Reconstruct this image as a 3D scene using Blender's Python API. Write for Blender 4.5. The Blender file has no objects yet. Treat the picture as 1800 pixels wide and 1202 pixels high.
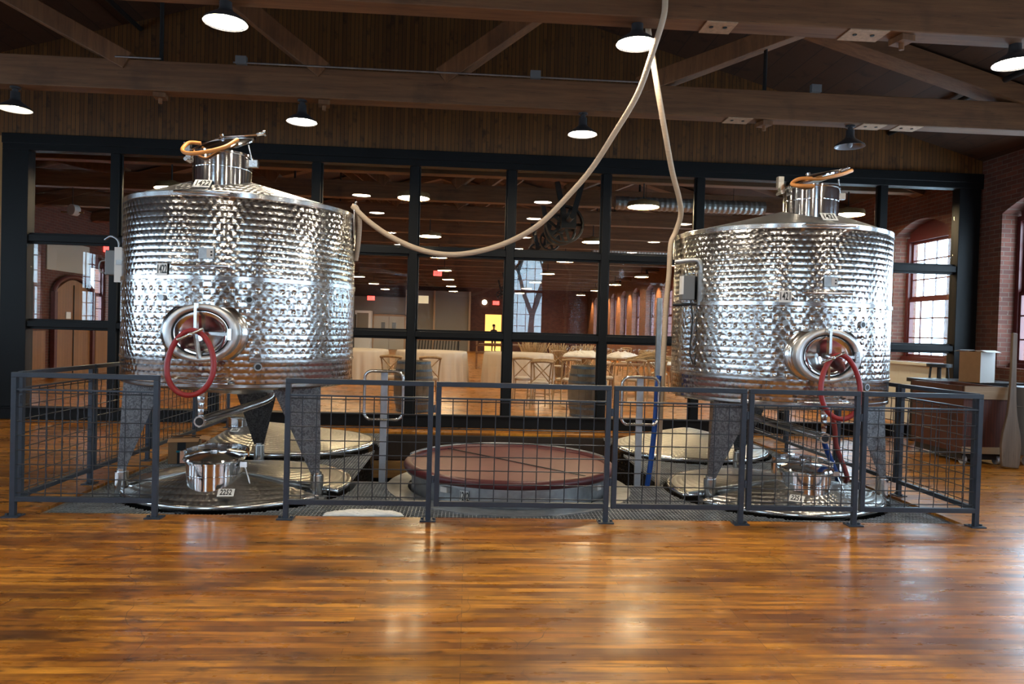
import bpy, bmesh, math, random
from mathutils import Vector, Matrix, Euler
random.seed(7)
PI = math.pi
scn = bpy.context.scene
COL = scn.collection

# ------------------------------------------------------------------ camera
F_PX, YAW, PITCH, ROLL, CAM_H = 1261.97, .0600, .0167, .0278, 1.4776
cd = bpy.data.cameras.new('camera'); cam = bpy.data.objects.new('camera', cd); COL.objects.link(cam)
cd.sensor_width = 36.0; cd.lens = F_PX * 36.0 / 1800.0; cd.clip_start = .05; cd.clip_end = 300
_r0 = Vector((math.cos(YAW), -math.sin(YAW), 0)); _f0 = Vector((math.sin(YAW), math.cos(YAW), 0)); _u0 = Vector((0, 0, 1))
_f = _f0 * math.cos(PITCH) - _u0 * math.sin(PITCH); _u = _f0 * math.sin(PITCH) + _u0 * math.cos(PITCH)
_r = _r0 * math.cos(ROLL) + _u * math.sin(ROLL); _up = _u * math.cos(ROLL) - _r0 * math.sin(ROLL)
cam.matrix_world = Matrix(((_r.x, _up.x, -_f.x, 0), (_r.y, _up.y, -_f.y, 0), (_r.z, _up.z, -_f.z, CAM_H), (0, 0, 0, 1)))
scn.camera = cam

# ------------------------------------------------------------------ world, daylight, exposure
scn.view_settings.view_transform = 'Standard'; scn.view_settings.look = 'None'
scn.view_settings.gamma = 1.0; scn.view_settings.exposure = 0.80; scn.view_settings.use_curve_mapping = False
w = bpy.data.worlds.new('overcast_sky'); scn.world = w; w.use_nodes = True
bg = w.node_tree.nodes['Background']; bg.inputs[0].default_value = (.66, .84, 1.0, 1); bg.inputs[1].default_value = 9.5
try:
    scn.cycles.max_bounces = 8; scn.cycles.diffuse_bounces = 3; scn.cycles.glossy_bounces = 4
    scn.cycles.transparent_max_bounces = 16; scn.cycles.transmission_bounces = 4
    scn.cycles.sample_clamp_indirect = 4.0; scn.cycles.caustics_reflective = False; scn.cycles.caustics_refractive = False
    scn.cycles.use_denoising = True
except Exception: pass
# the tall windows: right wall bays (centre Y) and the wall behind the camera (centre X)
ROOM_X0, ROOM_X1, ROOM_Y0, ROOM_Y1, PEAK_X, PEAK_Z, SLOPE = -10.1, 7.9, -7.0, 48.0, -1.1, 6.86, .285
GLASS_Y = 10.8
BAYS = [9.55 + 2.7 * k for k in range(-6, 14)]
BACKW = [-5.9, 2.25]; BACK_Z1 = 4.95
LEFTB = BAYS[:6]
WIN_W, WIN_Z0, WIN_Z1 = 1.42, 1.12, 3.36
def portal(loc, rot, sx, sy):
    l = bpy.data.lights.new('daylight_portal', 'AREA'); l.shape = 'RECTANGLE'; l.size = sx; l.size_y = sy
    l.cycles.is_portal = True
    o = bpy.data.objects.new('daylight_portal', l); o.location = loc; o.rotation_euler = rot; COL.objects.link(o)
for y in BAYS[:14]:
    portal((ROOM_X1 + .36, y, (WIN_Z0 + WIN_Z1) / 2), (0, PI / 2, 0), WIN_Z1 - WIN_Z0, WIN_W)
for x in BACKW:
    portal((x, ROOM_Y0 - .36, (WIN_Z0 + BACK_Z1) / 2), (PI / 2, 0, 0), WIN_W, BACK_Z1 - WIN_Z0)
for y in LEFTB:
    portal((ROOM_X0 - .36, y, (WIN_Z0 + WIN_Z1) / 2), (0, -PI / 2, 0), WIN_Z1 - WIN_Z0, WIN_W)
LAMP_E, BACK_E = 100.0, 80.0         # luminous strength of the front and back room lamp lenses

# ------------------------------------------------------------------ mesh builder
def sub(a, b): return (a[0]-b[0], a[1]-b[1], a[2]-b[2])
class MB:
    def __init__(s): s.v = []; s.f = []; s.sm = []; s.mi = []
    def add(s, verts, faces, smooth=False, mi=0):
        o = len(s.v); s.v += [tuple(v) for v in verts]
        for f in faces: s.f.append([i + o for i in f]); s.sm.append(smooth); s.mi.append(mi)
        return s
    def bb(s, x0, x1, y0, y1, z0, z1, mi=0):
        v = [(x0,y0,z0),(x1,y0,z0),(x1,y1,z0),(x0,y1,z0),(x0,y0,z1),(x1,y0,z1),(x1,y1,z1),(x0,y1,z1)]
        return s.add(v, [(0,3,2,1),(4,5,6,7),(0,1,5,4),(1,2,6,5),(2,3,7,6),(3,0,4,7)], False, mi)
    def box(s, c, d, rot=None, mi=0):
        hx, hy, hz = d[0]/2, d[1]/2, d[2]/2
        v = [Vector(p) for p in [(-hx,-hy,-hz),(hx,-hy,-hz),(hx,hy,-hz),(-hx,hy,-hz),(-hx,-hy,hz),(hx,-hy,hz),(hx,hy,hz),(-hx,hy,hz)]]
        if rot is not None:
            R = rot if isinstance(rot, Matrix) else Euler(rot).to_matrix()
            v = [R @ p for p in v]
        c = Vector(c)
        return s.add([p + c for p in v], [(0,3,2,1),(4,5,6,7),(0,1,5,4),(1,2,6,5),(2,3,7,6),(3,0,4,7)], False, mi)
    def beam(s, p0, p1, w, h, up=(0,0,1), mi=0):
        p0, p1 = Vector(p0), Vector(p1); z = (p1 - p0); L = z.length; z = z.normalized()
        u = Vector(up); x = u.cross(z)
        if x.length < 1e-4: x = Vector((1,0,0)).cross(z)
        x.normalize(); y = z.cross(x)
        R = Matrix((x, y, z)).transposed()
        return s.box((p0 + p1) / 2, (w, h, L), R, mi)
    def tube(s, pts, r, n=8, closed=False, mi=0, smooth=True, cap=True):
        P = [Vector(p) for p in pts]; N = len(P)
        rr = r if isinstance(r, (list, tuple)) else [r] * N
        T = []
        for i in range(N):
            a = P[i-1] if (i or closed) else P[i]; b = P[(i+1) % N] if (i < N-1 or closed) else P[i]
            d = b - a; T.append(d.normalized() if d.length > 1e-9 else Vector((0,0,1)))
        nrm = T[0].orthogonal().normalized(); vs = []
        for i in range(N):
            nrm = (nrm - T[i] * nrm.dot(T[i]))
            nrm = nrm.normalized() if nrm.length > 1e-6 else T[i].orthogonal().normalized()
            b = T[i].cross(nrm)
            for k in range(n):
                a = 2*PI*(k + .5)/n; vs.append(P[i] + (nrm*math.cos(a) + b*math.sin(a)) * rr[i])
        fs = []
        M = N if closed else N-1
        for i in range(M):
            j = (i+1) % N
            for k in range(n): fs.append((i*n+k, i*n+(k+1)%n, j*n+(k+1)%n, j*n+k))
        s.add(vs, fs, smooth, mi)
        if cap and not closed:
            s.add(vs[:n], [tuple(range(n))[::-1]], False, mi); s.add(vs[-n:], [tuple(range(n))], False, mi)
        return s
    def cyl(s, p0, p1, r0, r1=None, n=20, cap=True, mi=0):
        p0, p1 = Vector(p0), Vector(p1)
        return s.tube([p0, p1], [r0, r0 if r1 is None else r1], n, False, mi, True, cap)
    def lathe(s, prof, n=48, c=(0,0,0), mi=0, a0=0, a1=2*PI, sharp=35):
        full = abs(a1 - a0 - 2*PI) < 1e-6; m = n if full else n + 1
        def ring(r, z): return [(c[0]+r*math.cos(a0+(a1-a0)*k/n), c[1]+r*math.sin(a0+(a1-a0)*k/n), c[2]+z) for k in range(m)]
        vs = []; fs = []; prev = None; pd = None
        for i in range(len(prof)-1):
            (ra, za), (rb, zb) = prof[i], prof[i+1]
            d = math.degrees(math.atan2(zb-za, rb-ra))
            if prev is None or abs((d - pd + 180) % 360 - 180) > sharp:
                prev = len(vs); vs += ring(ra, za)
            cur = len(vs); vs += ring(rb, zb)
            for k in range(n):
                k2 = (k+1) % m
                fs.append((prev+k, prev+k2, cur+k2, cur+k))
            prev = cur; pd = d
        return s.add(vs, fs, True, mi)
    def prism(s, poly, axis, t0, t1, mi=0):
        # poly: 2d points; axis 'x': (y,z); 'y': (x,z); 'z': (x,y)
        def P(a, b, t): return {'x': (t, a, b), 'y': (a, t, b), 'z': (a, b, t)}[axis]
        n = len(poly); v = [P(a, b, t0) for a, b in poly] + [P(a, b, t1) for a, b in poly]
        f = [tuple(range(n)), tuple(range(2*n-1, n-1, -1))] + [(i, n+i, n+(i+1)%n, (i+1)%n) for i in range(n)]
        return s.add(v, f, False, mi)
    def disc(s, c, r, n=48, mi=0, flip=False):
        v = [(c[0]+r*math.cos(2*PI*k/n), c[1]+r*math.sin(2*PI*k/n), c[2]) for k in range(n)]
        return s.add(v, [tuple(range(n))[::-1] if flip else tuple(range(n))], False, mi)
    def ellip(s, c, r, nu=20, nv=12, mi=0):
        v = []; f = []
        for i in range(nv+1):
            t = PI*i/nv
            for k in range(nu):
                a = 2*PI*k/nu; v.append((c[0]+r[0]*math.sin(t)*math.cos(a), c[1]+r[1]*math.sin(t)*math.sin(a), c[2]+r[2]*math.cos(t)))
        for i in range(nv):
            for k in range(nu): f.append((i*nu+k, (i+1)*nu+k, (i+1)*nu+(k+1)%nu, i*nu+(k+1)%nu))
        return s.add(v, f, True, mi)
    def xf(s, M):
        s.v = [tuple(M @ Vector(v)) for v in s.v]; return s
    def build(s, name, mat, parent=None, loc=(0,0,0), rot=(0,0,0), bevel=0, fixn=True):
        me = bpy.data.meshes.new(name); me.from_pydata(s.v, [], s.f)
        for p, sm, mi in zip(me.polygons, s.sm, s.mi): p.use_smooth = sm; p.material_index = mi
        mats = mat if isinstance(mat, (list, tuple)) else [mat]
        for m in mats: me.materials.append(m)
        if fixn:
            b = bmesh.new(); b.from_mesh(me); bmesh.ops.recalc_face_normals(b, faces=b.faces); b.to_mesh(me); b.free()
        me.update()
        o = bpy.data.objects.new(name, me); COL.objects.link(o)
        o.location = loc; o.rotation_euler = rot
        if parent is not None: o.parent = parent
        if bevel:
            md = o.modifiers.new('bevel', 'BEVEL'); md.width = bevel; md.segments = 2; md.limit_method = 'ANGLE'
        return o

def spline(pts, per=8, closed=False):
    P = [Vector(p) for p in pts]; N = len(P); out = []
    rng = range(N) if closed else range(N-1)
    for i in rng:
        p1, p2 = P[i], P[(i+1) % N]
        p0 = P[i-1] if (i > 0 or closed) else p1 + (p1 - p2)
        p3 = P[(i+2) % N] if (i+2 < N or closed) else p2 + (p2 - p1)
        for k in range(per):
            t = k / per
            out.append(.5*((2*p1) + (-p0+p2)*t + (2*p0-5*p1+4*p2-p3)*t*t + (-p0+3*p1-3*p2+p3)*t**3))
    if not closed: out.append(P[-1])
    return out

def tag(o, label, cat, group=None, kind=None):
    o['label'] = label; o['category'] = cat
    if group: o['group'] = group
    if kind: o['kind'] = kind
    return o
def empty(name, loc=(0,0,0), rz=0, parent=None):
    o = bpy.data.objects.new(name, None); COL.objects.link(o); o.location = loc; o.rotation_euler = (0, 0, rz); o.empty_display_size = .1
    if parent is not None: o.parent = parent
    return o
def thing(name, label, cat, loc=(0,0,0), rz=0, group=None): return tag(empty(name, loc, rz), label, cat, group)
def struct(o): o['kind'] = 'structure'; return o
def dup(o, loc=None, rz=None, label=None, group=None, parent=None):
    c = o.copy(); COL.objects.link(c)
    if parent is not None: c.parent = parent
    if loc is not None: c.location = loc
    if rz is not None: c.rotation_euler = (0, 0, rz)
    if label: c['label'] = label
    if group: c['group'] = group
    for ch in list(o.children): dup(ch, parent=c)
    return c

# ------------------------------------------------------------------ materials
class NT:
    def __init__(s, name):
        s.m = bpy.data.materials.new(name); s.m.use_nodes = True; s.t = s.m.node_tree
        s.b = s.t.nodes['Principled BSDF']; s.o = s.t.nodes['Material Output']
    def n(s, ty, ins=None, **at):
        nd = s.t.nodes.new(ty)
        for k, v in at.items(): setattr(nd, k, v)
        for k, v in (ins or {}).items(): s.set(nd, k, v)
        return nd
    def set(s, nd, k, v):
        if isinstance(v, bpy.types.Node): v = v.outputs[0]
        if isinstance(v, bpy.types.NodeSocket): s.t.links.new(v, nd.inputs[k])
        else:
            if isinstance(v, tuple) and len(v) == 3 and nd.inputs[k].type == 'RGBA': v = v + (1,)
            nd.inputs[k].default_value = v
    def P(s, **kw):
        for k, v in kw.items(): s.set(s.b, k.replace('_', ' '), v)
        return s.m
    def math(s, op, a, b=None, c=None, clamp=False):
        ins = {0: a}
        if b is not None: ins[1] = b
        if c is not None: ins[2] = c
        return s.n('ShaderNodeMath', ins, operation=op, use_clamp=clamp)
    def coord(s): return s.n('ShaderNodeTexCoord').outputs['Object']
    def map(s, vec, scale=(1,1,1), rot=(0,0,0), loc=(0,0,0)): return s.n('ShaderNodeMapping', {'Vector': vec, 'Scale': scale, 'Rotation': rot, 'Location': loc})
    def noise(s, vec, scale=5, detail=4, rough=.55): return s.n('ShaderNodeTexNoise', {'Vector': vec, 'Scale': scale, 'Detail': detail, 'Roughness': rough}).outputs[0]
    def ramp(s, fac, stops):
        r = s.n('ShaderNodeValToRGB', {0: fac}); e = r.color_ramp.elements
        while len(e) < len(stops): e.new(.5)
        for x, (p, c) in zip(e, stops): x.position = p; x.color = (c if isinstance(c, tuple) else (c, c, c)) + (1,)
        return r.outputs[0]
    def mix(s, fac, a, b, blend='MIX'):
        nd = s.n('ShaderNodeMix', data_type='RGBA', blend_type=blend)
        s.set(nd, 0, fac); s.set(nd, 6, a); s.set(nd, 7, b); return nd.outputs[2]
    def bump(s, h, strength=.5, dist=.005): return s.n('ShaderNodeBump', {'Height': h, 'Strength': strength, 'Distance': dist})

def simple(name, col, rough=.5, metal=0, noise=0, nscale=30, **kw):
    t = NT(name)
    if noise:
        f = t.noise(t.coord(), nscale, 5)
        c = t.mix(t.ramp(f, [(.3, 0.0), (.7, 1.0)]), tuple(x*(1-noise) for x in col), tuple(min(1, x*(1+noise)) for x in col))
    else: c = col
    t.P(Base_Color=c, Roughness=rough, Metallic=metal, **kw); return t.m
def emis(name, col, strength):
    t = NT(name); t.P(Base_Color=col, Roughness=.4); t.set(t.b, 'Emission Color', col); t.b.inputs['Emission Strength'].default_value = strength; return t.m

def sep(t, vec): return t.n('ShaderNodeSeparateXYZ', {0: vec}).outputs
def comb(t, x, y, z): return t.n('ShaderNodeCombineXYZ', {0: x, 1: y, 2: z})

def m_floor():
    t = NT('varnished_maple_strip_floor'); v = t.coord(); sp = sep(t, v); RH = .060
    br = t.n('ShaderNodeTexBrick', {'Vector': v, 'Color1': (0,0,0), 'Color2': (1,1,1), 'Mortar': (.5,.5,.5), 'Scale': 1.0, 'Mortar Size': .0014, 'Mortar Smooth': .2, 'Brick Width': 1.45, 'Row Height': RH}, offset=.37, offset_frequency=3, squash=1.0)
    row = t.math('FLOOR', t.math('DIVIDE', sp[1], RH))
    rv = comb(t, t.math('MULTIPLY', sp[0], .55), t.math('MULTIPLY', row, 3.7), 0.0)          # streaks that keep to one strip
    streak = t.noise(rv, 1.6, 5, .6)
    edge = t.noise(comb(t, t.math('MULTIPLY', sp[0], 1.3), t.math('MULTIPLY', sp[1], 20.0), 0.0), 1.2, 5, .65)
    fine = t.noise(t.map(v, (7, 150, 1)), 2.0, 3)
    stain = t.noise(t.map(v, (.45, 1.3, 1)), 1.4, 5, .6)
    mark = t.noise(t.map(v, (4.5, 11, 1)), 1.3, 5, .6)
    base = t.mix(br.outputs[0], (.48, .165, .016), (.76, .32, .036))
    base = t.mix(t.ramp(streak, [(.38, .85), (.54, 0.0)]), base, (.15, .044, .006))
    base = t.mix(t.math('MULTIPLY', t.ramp(edge, [(.36, 1.0), (.56, 0.0)]), .85), base, (.16, .05, .010))
    base = t.mix(t.math('MULTIPLY', t.ramp(fine, [(.42, 1.0), (.6, 0.0)]), .18), base, (.16, .05, .010))
    left = t.n('ShaderNodeMapRange', {0: sp[0], 1: -2.2, 2: 1.2, 3: .10, 4: 0.0})             # the boards are more worn and stained to the left
    st = t.math('ADD', t.ramp(stain, [(.36, .8), (.52, 0.0)]), 0.0)
    base = t.mix(t.math('MULTIPLY', st, t.math('ADD', left, .62), clamp=True), base, (.06, .020, .006))
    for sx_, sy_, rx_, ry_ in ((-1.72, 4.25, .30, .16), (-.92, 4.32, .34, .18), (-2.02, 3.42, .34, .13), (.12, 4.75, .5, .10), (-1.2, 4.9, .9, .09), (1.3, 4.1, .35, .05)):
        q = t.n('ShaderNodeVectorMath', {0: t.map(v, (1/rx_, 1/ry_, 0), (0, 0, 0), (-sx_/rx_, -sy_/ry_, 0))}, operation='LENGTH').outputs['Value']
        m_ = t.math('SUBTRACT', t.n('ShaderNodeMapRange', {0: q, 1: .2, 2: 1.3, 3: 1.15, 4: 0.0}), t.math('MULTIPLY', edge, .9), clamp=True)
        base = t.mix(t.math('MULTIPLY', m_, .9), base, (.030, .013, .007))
    worn = t.ramp(t.math('ADD', mark, left), [(.62, 0.0), (.74, 1.0)])
    base = t.mix(t.math('MULTIPLY', worn, .7), base, (.05, .018, .007))
    dist = t.n('ShaderNodeVectorMath', {0: v, 1: t.n('ShaderNodeVectorMath', {0: t.n('ShaderNodeTexNoise', {'Vector': v, 'Scale': 1.3, 'Detail': 3.0}).outputs['Color'], 'Scale': .5}, operation='SCALE')}, operation='ADD')
    vo = t.n('ShaderNodeTexVoronoi', {'Vector': t.map(dist, (.75, .33, 1), (0, 0, .5)), 'Scale': 1.0}, feature='DISTANCE_TO_EDGE').outputs['Distance']
    scr = t.math('MULTIPLY', t.math('LESS_THAN', vo, .0014), t.ramp(t.noise(v, 1.7, 3), [(.45, 0.0), (.6, .7)]))
    base = t.mix(scr, base, (.06, .02, .006))
    base = t.mix(t.math('MULTIPLY', br.outputs['Fac'], .75), base, (.04, .014, .005))
    rg = t.ramp(t.noise(t.map(v, (2, 6, 1)), 2, 4), [(.3, .24), (.75, .40)])
    h = t.math('ADD', t.math('MULTIPLY', br.outputs['Fac'], -.8), t.math('MULTIPLY', t.noise(t.map(v, (.8, 9, 1)), 1.0, 2), .8))
    t.P(Base_Color=base, Roughness=rg, Normal=t.bump(h, .14, .004), Coat_Weight=.05, Coat_Roughness=.10)
    t.b.inputs['Specular IOR Level'].default_value = .36
    return t.m
def m_boards(name, ax, width, c0, c1, rough=.6, groove=.06, grain_ax=2, dark=.55):
    # boards laid side by side along axis index ax, grain running along axis grain_ax
    t = NT(name); v = t.coord(); s = sep(t, v)
    u = t.math('DIVIDE', s[ax], width); fr = t.math('FRACT', u); idx = t.math('FLOOR', u)
    rnd = t.n('ShaderNodeTexWhiteNoise', {'W': idx}, noise_dimensions='1D').outputs[0]
    sc = [16, 16, 16]; sc[grain_ax] = 1.1
    off = comb(t, t.math('MULTIPLY', rnd, 7.0), t.math('MULTIPLY', rnd, 13.0), t.math('MULTIPLY', rnd, 5.0))
    vv = t.n('ShaderNodeVectorMath', {0: v, 1: off}, operation='ADD')
    g = t.noise(t.map(vv, tuple(sc)), 1.6, 6, .65)
    kn = t.noise(t.map(vv, (3.0, 3.0, 3.0)), 1.4, 5, .6)
    base = t.mix(t.math('ADD', t.math('MULTIPLY', rnd, .5), t.math('MULTIPLY', g, .6)), c0, c1)
    base = t.mix(t.ramp(kn, [(.56, 0.0), (.70, dark)]), base, tuple(x*.25 for x in c0))
    gr = t.math('LESS_THAN', fr, groove)
    base = t.mix(t.math('MULTIPLY', gr, .85), base, tuple(x*.12 for x in c0))
    h = t.math('ADD', t.math('MULTIPLY', gr, -1.0), t.math('MULTIPLY', g, .25))
    t.P(Base_Color=base, Roughness=rough, Normal=t.bump(h, .5, .006)); return t.m
def m_beam(name, c0, c1, ax=0, rough=.65):
    t = NT(name); v = t.coord(); sc = [14, 14, 14]; sc[ax] = .9
    g = t.noise(t.map(v, tuple(sc)), 1.5, 7, .65); b = t.noise(t.map(v, (1.5, 1.5, 1.5)), 1.2, 4)
    base = t.mix(t.ramp(g, [(.3, 0.0), (.7, 1.0)]), c0, c1)
    base = t.mix(t.ramp(b, [(.58, 0.0), (.75, .6)]), base, tuple(x*.4 for x in c0))
    ck = t.ramp(t.noise(t.map(v, tuple(x*1.6 for x in sc)), 2.2, 3), [(.66, 0.0), (.70, 1.0)])
    base = t.mix(t.math('MULTIPLY', ck, .5), base, tuple(x*.3 for x in c0))
    t.P(Base_Color=base, Roughness=rough, Normal=t.bump(g, .35, .006)); return t.m
def m_brick(name, plane, c1=(.17, .045, .022), c2=(.095, .027, .016)):
    t = NT(name); s = sep(t, t.coord())
    a = t.math('ADD', s[0], s[1])
    v = comb(t, a, s[2], 0.0)
    br = t.n('ShaderNodeTexBrick', {'Vector': v, 'Color1': c1, 'Color2': c2, 'Mortar': (.16, .118, .088), 'Scale': 1.0, 'Mortar Size': .0065, 'Mortar Smooth': .2, 'Bias': -.1, 'Brick Width': .205, 'Row Height': .068}, offset=.5)
    nz = t.noise(v, 5, 6, .65); spot = t.noise(v, 22, 3)
    base = t.mix(t.ramp(nz, [(.35, .5), (.7, 0.0)]), br.outputs[0], (.07, .025, .018))
    base = t.mix(t.ramp(spot, [(.68, 0.0), (.76, .55)]), base, (.38, .30, .26))
    h = t.math('SUBTRACT', t.math('MULTIPLY', nz, .35), br.outputs['Fac'])
    t.P(Base_Color=base, Roughness=.8, Normal=t.bump(h, .6, .008)); return t.m
def m_steel(name, mode='plain', R=1.01, cu=.060, cv=.052, rough=.24, dim=0, col=(.66, .655, .65), aniso=.82, bstr=.35):
    """stainless steel; cyl / polar engine-turned spots brushed in little circles; dim adds a pressed dimple jacket"""
    t = NT(name); v = t.coord(); s = sep(t, v)
    nz = t.noise(v, 6, 3); rg = t.math('ADD', rough, t.math('MULTIPLY', t.math('SUBTRACT', nz, .5), .10))
    if mode == 'plain':
        g = t.noise(t.map(v, (2, 2, 60)), 3, 3)
        t.P(Base_Color=col, Metallic=1.0, Roughness=rg, Normal=t.bump(g, .08, .001)); return t.m
    ang = t.math('ARCTAN2', s[1], s[0])
    arc = t.math('MULTIPLY', ang, R)
    rad = t.math('SQRT', t.math('ADD', t.math('MULTIPLY', s[0], s[0]), t.math('MULTIPLY', s[1], s[1])))
    hv = s[2] if mode == 'cyl' else rad
    row = t.math('DIVIDE', hv, cv); ri = t.math('FLOOR', row)
    sh = t.math('MULTIPLY', t.math('FLOORED_MODULO', ri, 2.0), .5)
    colm = t.math('ADD', t.math('DIVIDE', arc, cu), sh)
    fu = t.math('SUBTRACT', t.math('FRACT', colm), .5); fv = t.math('SUBTRACT', t.math('FRACT', row), .62)
    # tangent runs round the centre of each spot
    ux = t.math('MULTIPLY', t.math('SINE', ang), -1.0); uy = t.math('COSINE', ang)
    if mode == 'cyl': wx, wy, wz = 0.0, 0.0, 1.0
    else: wx, wy, wz = uy, t.math('SINE', ang), 0.0
    nfv = t.math('MULTIPLY', fv, -1.0)
    tx = t.math('ADD', t.math('MULTIPLY', ux, nfv), t.math('MULTIPLY', wx, fu))
    ty = t.math('ADD', t.math('MULTIPLY', uy, nfv), t.math('MULTIPLY', wy, fu))
    tz = t.math('MULTIPLY', wz, fu) if mode == 'cyl' else 0.0
    tan = t.n('ShaderNodeVectorMath', {0: comb(t, tx, ty, tz)}, operation='NORMALIZE')
    d2 = t.math('ADD', t.math('MULTIPLY', fu, fu), t.math('MULTIPLY', fv, fv))
    h = t.math('MULTIPLY', t.math('MULTIPLY', t.math('MULTIPLY_ADD', t.math('COSINE', t.math('MULTIPLY', fu, 2*PI)), .22, .78), t.math('COSINE', t.math('MULTIPLY', t.math('SUBTRACT', t.math('FRACT', row), .5), PI))), .0017 if dim else .0034)
    if dim:
        du, dv = .098, .082
        r2 = t.math('DIVIDE', hv, dv); i2 = t.math('FLOOR', r2)
        s2 = t.math('MULTIPLY', t.math('FLOORED_MODULO', i2, 2.0), .5)
        a = t.math('MULTIPLY', t.math('SUBTRACT', t.math('FRACT', t.math('ADD', t.math('DIVIDE', arc, du), s2)), .5), du)
        b = t.math('MULTIPLY', t.math('SUBTRACT', t.math('FRACT', r2), .5), dv)
        dd = t.math('SQRT', t.math('ADD', t.math('MULTIPLY', a, a), t.math('MULTIPLY', b, b)))
        dp = t.n('ShaderNodeMapRange', {0: dd, 1: .003, 2: .024, 3: -.0075, 4: 0.0}, interpolation_type='SMOOTHSTEP')
        h = t.math('ADD', h, dp)
    nb = t.n('ShaderNodeBump', {'Height': h, 'Strength': bstr if not dim else .9, 'Distance': 1.0})
    t.P(Base_Color=col, Metallic=1.0, Roughness=rg, Anisotropic=aniso, Normal=nb)
    t.set(t.b, 'Tangent', tan)
    return t.m
def m_glass(name, tint=(.93, .97, .97), refl=.10):
    t = NT(name); t.t.nodes.remove(t.b)
    tr = t.n('ShaderNodeBsdfTransparent', {0: tint}); gl = t.n('ShaderNodeBsdfGlossy', {0: (1,1,1), 'Roughness': .0})
    g = t.n('ShaderNodeNewGeometry'); cs = t.n('ShaderNodeVectorMath', {0: g.outputs['Normal'], 1: g.outputs['Incoming']}, operation='DOT_PRODUCT').outputs['Value']
    f = t.math('ADD', t.math('MULTIPLY', t.math('POWER', t.math('SUBTRACT', 1.0, t.math('ABSOLUTE', cs)), 5.0), 1.0 - refl), refl, clamp=True)
    mx = t.n('ShaderNodeMixShader', {0: f, 1: tr, 2: gl}); t.t.links.new(mx.outputs[0], t.o.inputs[0]); return t.m
def m_pane(name): return m_glass(name, (.95, .98, 1.0), .04)

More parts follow.
